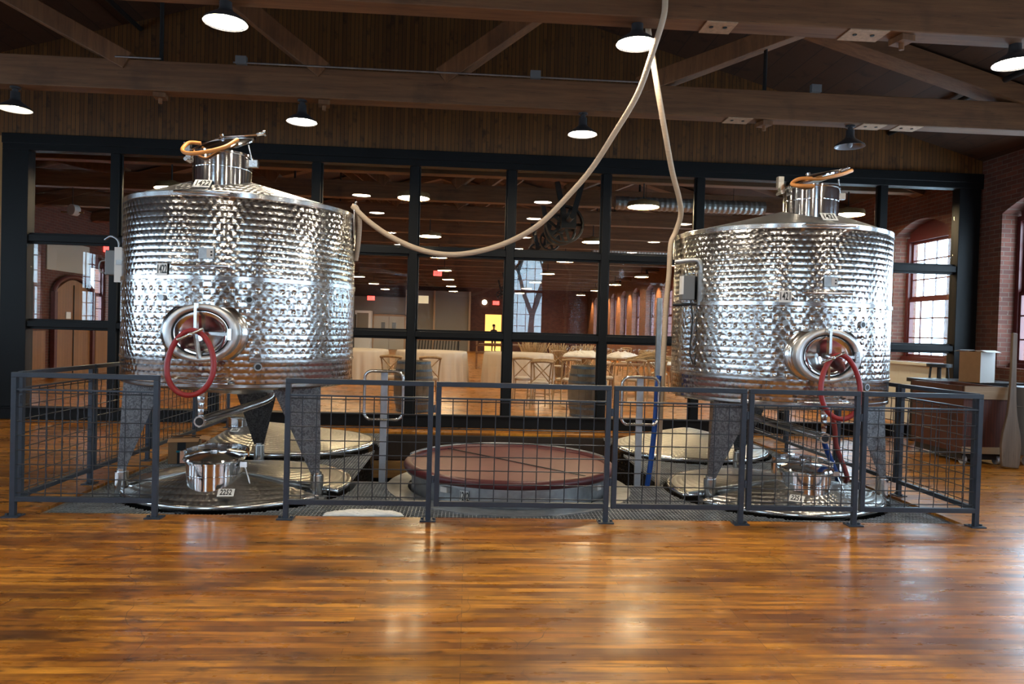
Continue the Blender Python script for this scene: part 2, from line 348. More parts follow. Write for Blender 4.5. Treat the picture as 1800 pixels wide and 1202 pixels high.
def m_marble():
    t = NT('marbled_sheet_steel'); v = t.coord()
    a = t.noise(v, 14, 4, .6); vo = t.n('ShaderNodeTexVoronoi', {'Vector': v, 'Scale': 22.0}, feature='F1').outputs['Distance']
    sw = t.n('ShaderNodeTexNoise', {'Vector': v, 'Scale': 30.0, 'Detail': 3.0, 'Distortion': 2.0}).outputs[0]
    c = t.mix(t.ramp(sw, [(.40, 0.0), (.60, 1.0)]), (.095, .092, .095), (.20, .195, .20))
    t.P(Base_Color=c, Metallic=.9, Roughness=t.ramp(a, [(.35, .30), (.7, .55)]), Normal=t.bump(sw, .2, .004)); return t.m
M = dict(
    floor=m_floor(),
    bead=m_boards('stained_bead_board', 0, .058, (.060, .020, .003), (.205, .084, .015), .6, .13, 2, .75),
    pine=m_boards('honey_pine_boards', 0, .11, (.36, .17, .05), (.5, .27, .085), .5, .06, 2, .3),
    roof=m_boards('old_roof_planks', 0, .30, (.036, .0145, .006), (.072, .029, .011), .75, .03, 1),
    beam=m_beam('sawn_fir_beam', (.098, .039, .0135), (.195, .089, .034)),
    brace=m_beam('sawn_fir_brace', (.108, .041, .013), (.215, .092, .031), 2),
    patch=simple('pale_new_wood', (.42, .27, .16), .6, 0, .2),
    brickx=m_brick('red_brick_side_wall', 'x'), bricky=m_brick('red_brick_end_wall', 'y'),
    blackm=simple('black_painted_steel', (.0035, .0038, .0042), .5, Specular_IOR_Level=.25),
    glass=m_glass('partition_glass', refl=.024), pane=m_pane('window_pane'),
    sash=simple('oxblood_window_paint', (.085, .014, .014), .45, 0, .15, 12),
    turned=m_steel('engine_turned_steel', 'cyl', rough=.19, col=(.53, .525, .52), bstr=1.0),
    jacket=m_steel('dimpled_jacket_steel', 'cyl', rough=.20, col=(.53, .525, .52), dim=1),
    cone=m_steel('engine_turned_cone_steel', 'polar', R=1.0, cu=.055, cv=.05, rough=.34),
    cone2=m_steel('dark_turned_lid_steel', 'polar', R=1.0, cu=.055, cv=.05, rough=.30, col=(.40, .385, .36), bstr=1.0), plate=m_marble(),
    steel=m_steel('brushed_steel', 'plain', rough=.20), satin=m_steel('satin_steel', 'plain', rough=.40, col=(.70, .70, .70)), polish=m_steel('polished_steel', 'plain', rough=.11, col=(.74, .74, .74)),
    dull=simple('dull_galvanised_steel', (.34, .35, .36), .42, .9, .25, 8),
    rail=simple('slate_blue_rail_paint', (.031, .043, .063), .38, .15, .12, 14),
    wire=simple('dark_steel_wire', (.055, .06, .07), .38, .7),
    grate=simple('galvanised_grating', (.30, .31, .315), .5, .6, .3, 6),
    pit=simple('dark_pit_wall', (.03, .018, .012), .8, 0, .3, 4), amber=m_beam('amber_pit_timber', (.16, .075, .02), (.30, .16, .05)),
    maroon=simple('maroon_seal_rubber', (.078, .010, .013), .38), lidred=simple('dusty_rose_lid', (.155, .050, .044), .5, 0, .12, 5),
    dark=simple('black_rubber', (.010, .010, .011), .5), red=simple('red_hose_rubber', (.30, .018, .020), .4), redpale=simple('faded_red_hose', (.36, .06, .05), .45),
    blue=simple('blue_hose', (.006, .06, .30), .4), tan=simple('amber_silicone_hose', (.62, .24, .055), .45), cream=None,
    white=simple('white_label', (.82, .82, .80), .45), ink=simple('black_ink', (.006, .006, .006), .5),
    bag=simple('white_plastic_bag', (.75, .75, .73), .45, 0, .06, 20, Subsurface_Weight=0.0),
    card=simple('brown_cardboard', (.33, .18, .085), .75, 0, .08, 10), cardw=simple('pale_cardboard', (.62, .60, .57), .7), teal=simple('teal_tape', (.02, .24, .30), .4),
    grey=simple('grey_enclosure', (.17, .18, .19), .45, .2), alu=simple('aluminium_post', (.42, .44, .48), .45, .75, .15, 9),
    shade=simple('dark_grey_enamel', (.035, .036, .040), .35), shadein=simple('white_enamel', (.80, .78, .74), .35),
    lens=emis('lit_lamp_lens', (1.0, .86, .66), LAMP_E), lens2=emis('dimmer_lamp_lens', (1.0, .86, .66), LAMP_E*.62), bulb=emis('lit_bulb', (1.0, .86, .66), 22.0), offlens=simple('unlit_lamp_lens', (.30, .31, .34), .2),
    plens=emis('lit_pendant_lens', (1.0, .72, .42), BACK_E), brass=simple('aged_brass_shade', (.40, .26, .12), .38, .8, .15),
    linen=simple('cream_linen', (.56, .46, .37), .85), linen2=simple('white_crumpled_linen', (.74, .70, .68), .85), chair=m_beam('honey_elm', (.28, .165, .08), (.42, .27, .14), 2, .5),
    oak=m_boards('grey_oak_staves', 0, .09, (.10, .072, .048), (.17, .125, .085), .7, .04, 2), hoop=simple('blued_hoop_iron', (.12, .14, .16), .4, .8, .3),
    tablewood=m_beam('walnut_table_wood', (.17, .08, .035), (.30, .15, .07)), straw=simple('dried_grass', (.46, .31, .16), .8, 0, .35, 40),
    binwood=m_boards('red_stained_bin_boards', 0, .035, (.042, .010, .006), (.085, .021, .012), .5, .12, 2), bintan=m_beam('bare_bin_rim', (.22, .145, .085), (.34, .235, .145)),
    oar=m_beam('weathered_ash_paddle', (.075, .045, .027), (.15, .095, .06), 2), caster=simple('grey_caster_rubber', (.33, .34, .36), .5),
    exitm=emis('exit_sign_red', (1.0, .05, .04), 3.5), warm=emis('glowing_lobby_wall', (1.0, .66, .24), .50), dimwin=emis('lit_office_window', (1.0, .80, .5), .35), cool=emis('emergency_lamp', (1.0, .9, .7), 3.0),
    plasterw=simple('pale_painted_sill_panel', (.52, .54, .53), .5), cream2=simple('cream_plaster', (.50, .46, .38), .8), doorw=m_boards('varnished_door_boards', 1, .12, (.19, .075, .022), (.32, .14, .045), .4, .04, 2, .2),
    greyw=simple('grey_partition', (.22, .20, .17), .7), duct=simple('spiral_duct_zinc', (.30, .29, .28), .42, .7), iron=simple('black_cast_iron', (.005, .0045, .0045), .65),
    skin=simple('skin', (.36, .19, .12), .5), shirt=simple('dark_shirt', (.03, .028, .03), .8), hair=simple('dark_hair', (.012, .009, .007), .6),
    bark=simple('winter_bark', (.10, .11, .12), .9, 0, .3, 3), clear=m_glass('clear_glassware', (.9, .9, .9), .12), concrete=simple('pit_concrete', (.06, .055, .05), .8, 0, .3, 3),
)
def m_cream():
    t = NT('cream_ribbed_hose'); s = sep(t, t.coord())
    b = t.math('SINE', t.math('MULTIPLY', s[2], 260.0)); t.P(Base_Color=(.60, .46, .32), Roughness=.5, Normal=t.bump(b, .25, .002)); return t.m
M['cream'] = m_cream()

def lettering(text, size, parent, loc, rot, mat=None, xs=.62, depth=.0015, name='lettering'):
    c = bpy.data.curves.new(name, 'FONT'); c.body = text; c.size = size; c.align_x = 'CENTER'; c.align_y = 'CENTER'; c.extrude = depth; c.offset = size*.012
    o = bpy.data.objects.new(name, c); COL.objects.link(o)
    bpy.context.view_layer.update()
    me = bpy.data.meshes.new_from_object(o.evaluated_get(bpy.context.evaluated_depsgraph_get()))
    bpy.data.objects.remove(o); me.name = name; me.materials.clear(); me.materials.append(mat or M['ink'])
    for v in me.vertices: v.co.x *= xs
    o = bpy.data.objects.new(name, me); COL.objects.link(o); o.parent = parent; o.location = loc; o.rotation_euler = rot
    return o

# ================================================================== SETTING
DECK = -.025
PX0, PX1, PY0, PY1 = -3.24, 4.06, 5.60, 10.17          # opening in the floor
TL, TR = (-2.12, 6.88), (3.055, 6.99)                  # standing tanks
S2252, SFR, SRL, SRR, S1202 = (-2.06, 6.74), (2.96, 6.76), (-2.12, 8.97), (2.90, 9.20), (.42, 6.90)
FEET = [(c[0]+.985*math.cos(math.radians(a)), c[1]+.985*math.sin(math.radians(a))) for c, aa in ((TL, (-33, 211, 96)), (TR, (-26, 214, 88))) for a in aa]
def roof_z(x): return PEAK_Z - SLOPE * abs(x - PEAK_X)

def build_setting():
    f = MB()
    for x0, x1, y0, y1 in ((ROOM_X0, ROOM_X1, ROOM_Y0, PY0), (ROOM_X0, PX0, PY0, PY1), (PX1, ROOM_X1, PY0, PY1), (ROOM_X0, ROOM_X1, PY1, ROOM_Y1)):
        f.bb(x0, x1, y0, y1, -.03, 0)
    struct(f.build('floor', M['floor']))
    p = MB(); d = -2.6
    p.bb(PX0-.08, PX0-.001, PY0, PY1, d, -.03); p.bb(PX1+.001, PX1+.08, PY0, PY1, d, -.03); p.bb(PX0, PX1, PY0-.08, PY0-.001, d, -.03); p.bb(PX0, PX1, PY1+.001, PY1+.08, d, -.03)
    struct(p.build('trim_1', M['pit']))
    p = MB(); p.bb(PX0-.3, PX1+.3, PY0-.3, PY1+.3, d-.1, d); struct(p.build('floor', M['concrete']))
    p = MB(); p.bb(PX0, PX1, PY1-.16, PY1-.02, -.62, -.40); p.bb(PX0, PX1, PY1-.06, PY1-.005, -.38, -.035, 1); struct(p.build('trim_2', [M['amber'], M['pit']]))
    # roof: two planked slopes
    r = MB()
    for sx in (ROOM_X0 - .3, ROOM_X1 + .3):
        z1 = roof_z(sx)
        r.prism([(PEAK_X, PEAK_Z), (sx, z1), (sx, z1 + .12), (PEAK_X, PEAK_Z + .12)], 'y', ROOM_Y0 - .3, ROOM_Y1 + .3)
    struct(r.build('ceiling', M['roof']))
    ez = roof_z(ROOM_X1)
    # gable partition of bead board above the glass, pine boards left of it
    g = MB(); gx0, gx1 = -6.72, ROOM_X1
    g.prism([(ROOM_X0, 4.06), (ROOM_X1, 4.06), (ROOM_X1, ez), (PEAK_X, PEAK_Z), (ROOM_X0, roof_z(ROOM_X0))], 'y', GLASS_Y-.05, GLASS_Y+.05)
    struct(g.build('wall_gable', M['bead']))
    g = MB(); g.bb(ROOM_X0, gx0, GLASS_Y-.04, GLASS_Y+.04, 0, 4.06); struct(g.build('wall_pine', M['pine']))
    # side wall with arched openings
    def arched_wall(name, mat, axis, t0, t1, a0, a1, centres, w, z0, z1, ztop):
        b = MB(); c = sorted(centres); e = a0
        for cc in c:
            b.prism([(e, 0), (cc-w/2, 0), (cc-w/2, ztop), (e, ztop)], axis, t0, t1)
            b.prism([(cc-w/2, 0), (cc+w/2, 0), (cc+w/2, z0), (cc-w/2, z0)], axis, t0, t1)
            arch = [(cc-w/2, ztop)] + [(cc-w/2+w*k/10, z1+.22*math.sin(PI*k/10)) for k in range(11)] + [(cc+w/2, ztop)]
            for k in range(1, 11):
                b.prism([(arch[k][0], ztop), arch[k], arch[k+1], (arch[k+1][0], ztop)], axis, t0, t1)
            e = cc + w/2
        b.prism([(e, 0), (a1, 0), (a1, ztop), (e, ztop)], axis, t0, t1)
        return struct(b.build(name, mat))
    arched_wall('wall_right', M['brickx'], 'x', ROOM_X1, ROOM_X1+.45, ROOM_Y0, ROOM_Y1, BAYS, 1.5, WIN_Z0, WIN_Z1+.06, ez+.1)
    arched_wall('wall_back', M['bricky'], 'y', ROOM_Y0-.45, ROOM_Y0, -7.6, 5.4, BACKW, 1.5, WIN_Z0, BACK_Z1+.06, 5.45)
    b = MB(); b.bb(ROOM_X0, -7.6, ROOM_Y0-.45, ROOM_Y0, 0, 5.25); b.bb(5.4, ROOM_X1, ROOM_Y0-.45, ROOM_Y0, 0, 5.25); struct(b.build('wall_back', M['bricky']))
    arched_wall('wall_left', M['brickx'], 'x', ROOM_X0-.45, ROOM_X0, 9.0, ROOM_Y1, [17.0, 20.35], 1.1, 1.3, 2.95, ez+.1)
    arched_wall('wall_left', M['brickx'], 'x', ROOM_X0-.45, ROOM_X0, ROOM_Y0, 9.0, LEFTB, 1.5, WIN_Z0, WIN_Z1+.06, ez+.1)
    b = MB(); b.prism([(-6.05, 5.45), (3.85, 5.45), (PEAK_X, PEAK_Z)], 'y', ROOM_Y0-.3, ROOM_Y0-.02); struct(b.build('wall_backgable', M['bricky']))
    # far end wall with one tall window and a lit doorway
    e = MB()
    for x0, x1, z0, z1 in ((ROOM_X0, 1.05, 0, ez), (1.05, 2.15, 2.48, ez), (2.15, 2.95, 0, ez), (2.95, ROOM_X1, 0, ez)): e.bb(x0, x1, ROOM_Y1, ROOM_Y1+.4, z0, z1)
    e.prism([(ROOM_X0, ez), (ROOM_X1, ez), (PEAK_X, PEAK_Z)], 'y', ROOM_Y1, ROOM_Y1+.4)
    struct(e.build('wall_end', M['bricky']))
    e = MB(); e.bb(.6, 2.6, ROOM_Y1+2.2, ROOM_Y1+2.3, 0, 3); e.bb(.5, .6, ROOM_Y1+.4, ROOM_Y1+2.3, 0, 3); e.bb(2.6, 2.7, ROOM_Y1+.4, ROOM_Y1+2.3, 0, 3); e.bb(.5, 2.7, ROOM_Y1+.4, ROOM_Y1+2.3, 3, 3.1); e.bb(.5, 2.7, ROOM_Y1, ROOM_Y1+2.3, -.1, 0); struct(e.build('wall_lobby', M['warm']))  # lobby surfaces glow by themselves, standing in for lamplight inside
    # sash windows
    def sash_window(idx, loc, rz, wd, z0, z1, cols=4, rows=3, depth=.06):
        root = struct(empty('window_%d' % idx, loc, rz)); h = z1 - z0; fr = .07
        b = MB(); b.bb(-wd/2, -wd/2+fr, -depth, depth, 0, h); b.bb(wd/2-fr, wd/2, -depth, depth, 0, h); b.bb(-wd/2+fr, wd/2-fr, -depth, depth, h-fr, h+.28); b.bb(-wd/2, wd/2, -depth-.05, depth, -.02, fr)
        b.build('frame', M['sash'], root)
        for k, (a, c, y) in enumerate(((fr, h/2, -.02), (h/2, h-fr, .02))):
            q = MB(); x0, x1 = -wd/2+fr, wd/2-fr
            q.bb(x0, x1, y-.02, y+.02, a, a+.05); q.bb(x0, x1, y-.02, y+.02, c-.05, c)
            q.bb(x0, x0+.04, y-.02, y+.02, a, c); q.bb(x1-.04, x1, y-.02, y+.02, a, c)
            for i in range(1, cols): xx = x0+(x1-x0)*i/cols; q.bb(xx-.011, xx+.011, y-.012, y+.012, a, c)
            for i in range(1, rows): zz = a+(c-a)*i/rows; q.bb(x0, x1, y-.012, y+.012, zz-.011, zz+.011)
            sh = q.build('sash', M['sash'], root)
            MB().bb(x0, x1, y-.002, y+.002, a, c).build('pane', M['pane'], sh)
        return root
    idx = 2; first = None
    for y in BAYS:
        loc = (ROOM_X1+.30, y, WIN_Z0)
        if first is None: first = sash_window(idx, loc, -PI/2, 1.5, WIN_Z0, WIN_Z1+.02)
        else: o = dup(first, loc, -PI/2); o.name = 'window_%d' % idx
        idx += 1
    for x in BACKW: sash_window(idx, (x, ROOM_Y0-.30, WIN_Z0), PI, 1.5, WIN_Z0, BACK_Z1+.02, 4, 4); idx += 1
    for y in LEFTB: o = dup(first, (ROOM_X0-.30, y, WIN_Z0), PI/2); o.name = 'window_%d' % idx; idx += 1
    for y in (17.0, 20.35): sash_window(idx, (ROOM_X0-.25, y, 1.3), PI/2, 1.1, 1.3, 2.97, 3, 2); idx += 1
    # iron pilaster strips between far bays are brick: built into wall_right; arched door on the left wall of the hall beyond
    d = struct(empty('door_1', (ROOM_X0+.04, 18.85, 0), 0)); n = 10
    b = MB(); b.prism([(-.82, 0), (.82, 0), (.82, 2.1)] + [(.82-1.64*k/n, 2.1+.33*math.sin(PI*k/n)) for k in range(1, n)] + [(-.82, 2.1)], 'x', -.03, .03); b.build('door_leaf', M['doorw'], d)
    b = MB(); b.bb(.03, .05, -.012, .012, 0, 2.3); b.build('meeting_stile', M['dark'], d)
    b = MB(); b.tube([(.05, .82*1.07*math.cos(PI*k/20), 2.1+.40*math.sin(PI*k/20)) for k in range(21)], .06, 6); b.bb(0, .1, -.94, -.82, 0, 2.1); b.bb(0, .1, .82, .94, 0, 2.1); b.build('door_surround', M['sash'], d)
    lv = MB(); lv.bb(.03, .05, -.35, -.15, 1.45, 1.62); lv.build('notice', M['white'], d)
    b = MB(); b.bb(ROOM_X0, ROOM_X0+.03, 17.75, 19.65, 2.62, 3.35); b.bb(ROOM_X0, ROOM_X0+.03, 16.2, 16.45, 1.9, 3.2); struct(b.build('trim_3', M['cream2']))
    b = MB(); b.bb(ROOM_X0, ROOM_X0+.05, 11, 17.7, .0, 1.15); b.bb(ROOM_X0, ROOM_X0+.05, 20.0, 24, 0, 1.15); struct(b.build('trim_4', M['doorw']))
    b = MB(); b.bb(ROOM_X1-.03, ROOM_X1-.002, 11.2, 13.1, 0, WIN_Z0-.06); b.bb(ROOM_X1-.10, ROOM_X1-.002, 11.2, 13.1, WIN_Z0-.06, WIN_Z0-.01); struct(b.build('trim_6', M['plasterw']))
    # beyond the tall hall: pale double doors and a grey service partition in front of the end wall
    d = struct(empty('door_2', (-5.2, ROOM_Y1-1.0, 0)))
    b = MB(); b.bb(-.98, -.01, -.03, .03, 0, 2.15); b.bb(.01, .98, -.03, .03, 0, 2.15); b.build('door_leaf', M['cream2'], d)
    b = MB(); b.bb(-.5, -.25, -.05, -.03, 1.2, 1.75); b.bb(.2, .45, -.05, -.03, 1.2, 1.75); b.build('vision_panel', M['grey'], d)
    b = MB(); b.bb(-1.1, -.98, -.05, .05, 0, 2.27); b.bb(.98, 1.1, -.05, .05, 0, 2.27); b.bb(-1.1, 1.1, -.05, .05, 2.15, 2.27); b.build('door_frame', M['patch'], d)
    b = MB(); b.bb(-8.5, -6.3, ROOM_Y1-.9, ROOM_Y1, 0, 3.4); b.bb(-4.1, .05, ROOM_Y1-.9, ROOM_Y1, 0, 3.9); b.bb(-6.3, -4.1, ROOM_Y1-.9, ROOM_Y1, 2.3, 3.4); struct(b.build('wall_service', M['greyw']))
    b = MB(); b.bb(-3.35, -2.7, ROOM_Y1-.93, ROOM_Y1-.905, 3.05, 3.55); struct(b.build('window_90', M['dimwin']))
    for x in (-4.1, -2.3, .0): 
        b = MB(); b.bb(x-.06, x+.06, ROOM_Y1-1.0, ROOM_Y1-.9, 0, 3.9); struct(b.build('trim_5', M['patch']))

def build_glass_wall():
    root = struct(empty('window_1', (0, GLASS_Y, 0)))
    xs = [-.859 + 1.436*k for k in range(-4, 7)]           # mullion centres; the first and last carry the jambs
    xl, xr = -6.72, 7.86; gl, gr = -6.36, 7.52
    b = MB(); b.bb(xl, xr+.04, -.09, .09, 3.86, 4.09); b.bb(xl, xr, -.11, -.09, 3.95, 4.09); b.build('head', M['blackm'], root, bevel=.006)
    b = MB(); b.bb(xl, xr, -.09, .09, 0, .155); b.bb(xl, xr, -.12, .09, .155, .178); b.build('sill', M['blackm'], root, bevel=.004)
    for x0, x1 in ((xl, gl), (gr, xr)):
        b = MB(); b.bb(x0, x1, -.09, .09, .178, 3.86); b.build('jamb', M['blackm'], root, bevel=.006)
    mx = [x for x in xs if gl+.3 < x < gr-.3]
    for x in mx:
        b = MB(); b.bb(x-.058, x+.058, -.075, .075, .178, 3.86); b.bb(x-.082, x+.082, -.02, .03, .178, 3.86); b.build('mullion', M['blackm'], root, bevel=.004)
    ed = [gl] + mx + [gr]
    for i in range(len(ed)-1):
        a, c = ed[i] + (.058 if i else 0), ed[i+1] - (.058 if i < len(ed)-2 else 0)
        for z0, z1 in ((1.335, 1.42), (2.565, 2.66)):
            b = MB(); b.bb(a, c, -.07, .07, z0, z1); b.bb(a, c, -.02, .03, z0-.035, z1+.03); b.build('transom', M['blackm'], root, bevel=.004)
        for z0, z1 in ((.18, 1.31), (1.445, 2.54), (2.685, 3.86)):
            b = MB(); b.bb(a+.02, c-.02, -.004, .004, z0, z1); b.build('pane', M['glass'], root)

def build_trusses():
    TB0, TB1, TH = 4.07, 4.41, .22
    def truss(y, detail):
        root = struct(empty('roof_truss', (0, y, 0)))
        b = MB(); b.bb(ROOM_X0, ROOM_X1, -TH/2, TH/2, TB0, TB1); b.build('tie_beam', M['beam'], root, bevel=.01)
        for a, c in (((-1.74, TB1), (-3.6, 5.80)), ((-.40, TB1), (1.35, 5.72)), ((-3.92, TB1), (-5.9, 5.42)), ((1.92, TB1), (4.1, 5.3)), ((-6.9, TB1), (-8.6, 4.72))):
            b = MB(); b.beam((a[0], 0, a[1]-.02), (c[0], 0, c[1]), .20, .26, up=(0,1,0)); b.build('brace', M['brace'], root, bevel=.008)
        for sx in (ROOM_X0, ROOM_X1):
            b = MB(); b.beam((PEAK_X, 0, PEAK_Z-.16), (sx, 0, roof_z(sx)-.16), .20, .30, up=(0,1,0)); b.build('rafter', M['beam'], root)
        for x in (-3.6, 3.47):
            b = MB(); b.cyl((x, 0, TB1), (x, 0, roof_z(x)-.2), .022, n=8); b.build('tie_rod', M['iron'], root)
        for px, pw in detail:
            b = MB(); b.bb(px-pw/2, px+pw/2, -TH/2-.004, TH/2+.002, TB0-.008, TB0+.0); b.build('timber_patch', M['patch'], root)
            b = MB()
            for dx in (-.25, .2): b.cyl((px+dx*pw, -.02, TB0-.014), (px+dx*pw, -.02, TB0-.006), .018, n=8)
            b.build('bolt', M['iron'], root)
        return root
    truss(5.97, ((2.02, .26), (3.28, .34)))
    truss(8.5, ((3.15, .30), (4.8, .30), (5.25, .30)))
    truss(3.44, ()); truss(.91, ()); truss(-1.62, ())
    for k in range(14): truss(12.3 + 2.53*k, ())
    # hangers under the beams
    for x, y in ((3.48, 8.5), (-3.6, 8.5), (3.62, 5.97), (-1.75, 8.5)):
        b = MB(); b.box((0, 0, -.03), (.13, .16, .05), (0, 0, .2)); b.cyl((0, 0, -.05), (0, 0, -.11), .022, n=8); o = b.build('beam_bracket', M['brace'], None, (x, y, TB0))
        tag(o, {(3.48, 8.5): 'small wooden block under the far beam near the unlit lamp', (-3.6, 8.5): 'small wooden block under the far beam above the left tank', (3.62, 5.97): 'splice block with bolt under the near beam at the right', (-1.75, 8.5): 'dark bolt block under the far beam left of centre'}[(x, y)], 'bracket')
    # electrical conduit along the top of the far beam
    t = thing('electrical_conduit', 'thin grey electrical conduit along the top of the far tie beam', 'conduit', (0, 8.37, TB1+.012))
    for x0, x1 in ((-4.05, -3.55), (-2.75, 1.92)):
        b = MB(); b.tube([(x0, 0, 0), (x1, 0, 0)], .011, 6); b.build('pipe', M['dull'], t)
    for x in (-2.66, .69, 4.04):
        b = MB(); b.bb(x-.06, x+.06, -.03, .03, -.02, .07); b.build('junction_box', M['grey'], t)
    for n_, x, z, lab in (('sprinkler_pipe', 6.37, 4.66, 'black pipe running under the right roof slope'), ('sprinkler_pipe', -4.85, 5.67, 'black pipe running under the left roof slope')):
        b = MB(); b.tube([(x, ROOM_Y0, z), (x, GLASS_Y-.06, z)], .035, 8); tag(b.build(n_, M['iron']), lab, 'pipe')

build_setting(); build_glass_wall(); build_trusses()

# ------------------------------------------------------------------ grating deck
def build_grating():
    holes = [(*S2252, 1.03), (*SFR, 1.03), (*S1202, 1.16), (*SRL, 1.03), (*SRR, 1.03)]
    rects = [(-1.1, 1.95, 6.97, PY1)]
    def cut(a0, a1, fixed, vertical):
        iv = [(a0, a1)]
        bl = []
        for cx, cy, r in holes:
            d = fixed - (cx if vertical else cy)
            if abs(d) < r:
                q = math.sqrt(r*r - d*d); m = cy if vertical else cx; bl.append((m-q, m+q))
        for x0, x1, y0, y1 in rects:
            if vertical and x0 < fixed < x1: bl.append((y0, y1))
            if not vertical and y0 < fixed < y1: bl.append((x0, x1))
        for b0, b1 in bl:
            nv = []
            for s, e in iv:
                if b1 <= s or b0 >= e: nv.append((s, e)); continue
                if b0 > s: nv.append((s, b0))
                if b1 < e: nv.append((b1, e))
            iv = nv
        return [i for i in iv if i[1]-i[0] > .01]
    t = thing('steel_grating', 'galvanised bar grating platform around the sunken tank lids', 'grating', (0, 0, DECK))
    b = MB(); x = PX0 + .02
    while x < PX1:
        for s, e in cut(PY0, PY1, x, True): b.bb(x-.0025, x+.0025, s, e, -.03, 0)
        x += .031
    y = PY0 + .03
    while y < PY1:
        for s, e in cut(PX0, PX1, y, False): b.bb(s, e, y-.003, y+.003, -.008, .001)
        y += .05
    b.build('bar_grating', M['grate'], t)
    b = MB()
    for x0, x1, y0, y1 in ((-1.1, 1.95, 6.94, 6.98), (PX0, PX1, PY0, PY0+.03), (PX0, PX0+.03, PY0, PY1), (PX1-.03, PX1, PY0, PY1)):
        b.bb(x0, x1, y0, y1, -.12, .0)
    b.build('edge_angle', M['grate'], t)
    for fx, fy in FEET: MB().bb(fx-.075, fx+.075, fy-.075, fy+.075, -.12, -.001).build('foot_pad', M['grate'], t)
    r = MB()
    r.lathe([(1.16, -.01), (1.16, .006), (.965, .006), (.965, -.01)], 96, (S1202[0], S1202[1], 0)); r.build('cover_ring', M['dull'], t)
build_grating()

# ------------------------------------------------------------------ railings
def rail_panel(name, label, a, b, floor_a=False, floor_b=True, group='railing panels round the pit', corner=None):
    ax, ay = a; L = math.hypot(b[0]-ax, b[1]-ay); rz = math.atan2(b[1]-ay, b[0]-ax)
    t = thing(name, label, 'railing', (ax, ay, 0), rz, None); q = .019; i0, i1 = .045, L - .0
    xs0 = 0 if floor_a else .06
    MB().bb(xs0-q, L+q, -q, q, 1.03, 1.067).build('top_rail', M['rail'], t, bevel=.003)
    MB().bb(xs0+q, L-q, -.014, .014, .935, .946).build('middle_bar', M['rail'], t)
    MB().bb(xs0+q, L-q, -q, q, .112, .15).build('bottom_rail', M['rail'], t, bevel=.003)
    for x, fl in ((xs0, floor_a), (L, floor_b)):
        p = MB().bb(x-q, x+q, -q, q, 0 if fl else .112, 1.03).build('post', M['rail'], t, bevel=.003)
        if fl: MB().bb(x-.06, x+.06, -.05, .05, 0, .010).cyl((x-.045, 0, .01), (x-.045, 0, .022), .012, n=6).cyl((x+.045, 0, .01), (x+.045, 0, .022), .012, n=6).build('base_plate', M['rail'], p)
    m = MB(); n = max(1, round((L-xs0)/.112)); st = (L-xs0)/n
    def wire(p0, p1, ph, axis):
        d = Vector(p1)-Vector(p0); k = max(2, int(d.length/.056)); pts = []
        for i in range(k+1):
            p = Vector(p0)+d*i/k; p[axis] += .0025*(1 if (i+ph) % 2 else -1); pts.append(p)
        m.tube(pts, .0042, 4, cap=False)
    for i in range(1, n): wire((xs0+st*i, 0, .15), (xs0+st*i, 0, .94), i, 1)
    for j in range(8): wire((xs0, 0, .175+.106*j), (L, 0, .175+.106*j), j+1, 1)
    m.build('wire_mesh', M['wire'], t)
    if not floor_a:
        for z in (.32, .86): MB().cyl((xs0-.030, -.01, z-.03), (xs0-.030, -.01, z+.03), .0105, n=8).build('hinge', M['rail'], t)
    return t
FX = [-3.327, -2.309, -1.35, -.277, 1.096, 2.168, 3.089, 4.10]; FY = [5.49, 5.50, 5.517, 5.517, 5.517, 5.517, 5.517, 5.49]
rail_panel('mesh_railing', 'slate blue wire mesh railing at the front left corner of the pit', (FX[0], 5.49), (FX[1], 5.49), True)
rail_panel('mesh_railing', 'slate blue mesh railing right of the open gap, before the left tank', (FX[2], 5.51), (FX[3], 5.51), True)
rail_panel('mesh_gate', 'widest slate blue mesh gate in front of the maroon tank lid', (FX[3], 5.51), (FX[4], 5.51))
rail_panel('mesh_gate', 'slate blue mesh gate before the blue hose and right grab loop', (FX[4], 5.51), (FX[5], 5.51))
rail_panel('mesh_gate', 'narrowest slate blue mesh gate in front of the right tank hatch', (FX[5], 5.51), (FX[6], 5.51))
rail_panel('mesh_railing', 'slate blue mesh railing at the front right corner of the pit', (FX[6], 5.51), (FX[7], 5.51))
LX, RX = -3.345, 4.135
side = [5.50, 6.60, 7.75, 9.03, 10.28]
nm = ['nearest', 'second', 'third', 'farthest']
for i in range(4):
    rail_panel('mesh_railing', 'slate blue mesh railing along the left side of the pit, %s from the front corner' % nm[i], (LX, side[i]+(.04 if i == 0 else 0)), (LX, side[i+1]))
for i in range(4):
    rail_panel('mesh_railing', 'slate blue mesh railing along the right side of the pit, %s from the front corner' % nm[i], (RX, side[i]+(.04 if i == 0 else 0)), (RX, side[i+1]))

# ------------------------------------------------------------------ tanks
def num_plate(parent, text, loc, rot, w=.11, h=.12, xs=.55, size=None):
    p = MB().box((0, 0, 0), (w, h, .004)).build('number_plate', M['white'], parent, loc, rot)
    lettering(text, size or h*.98, p, (0, 0, .003), (0, 0, 0), xs=xs)
    return p
def on_cyl(ang, r, z): a = math.radians(ang); return (r*math.cos(a), r*math.sin(a), z), (PI/2, 0, a + PI/2)

def make_hatch(parent, c, r, z0, z1):
    """neck with rolled rim, side hinge block and toggle clamp"""
    b = MB(); b.lathe([(r, z0), (r, z1-.02), (r+.012, z1-.015), (r+.012, z1), (r-.004, z1), (r-.006, z0)], 64, (c[0], c[1], 0)); b.lathe([(r+.0015, (z0+z1)/2+.03), (r+.003, (z0+z1)/2+.035), (r+.0015, (z0+z1)/2+.04)], 64, (c[0], c[1], 0))
    nk = b.build('neck', M['polish'], parent)
    return nk

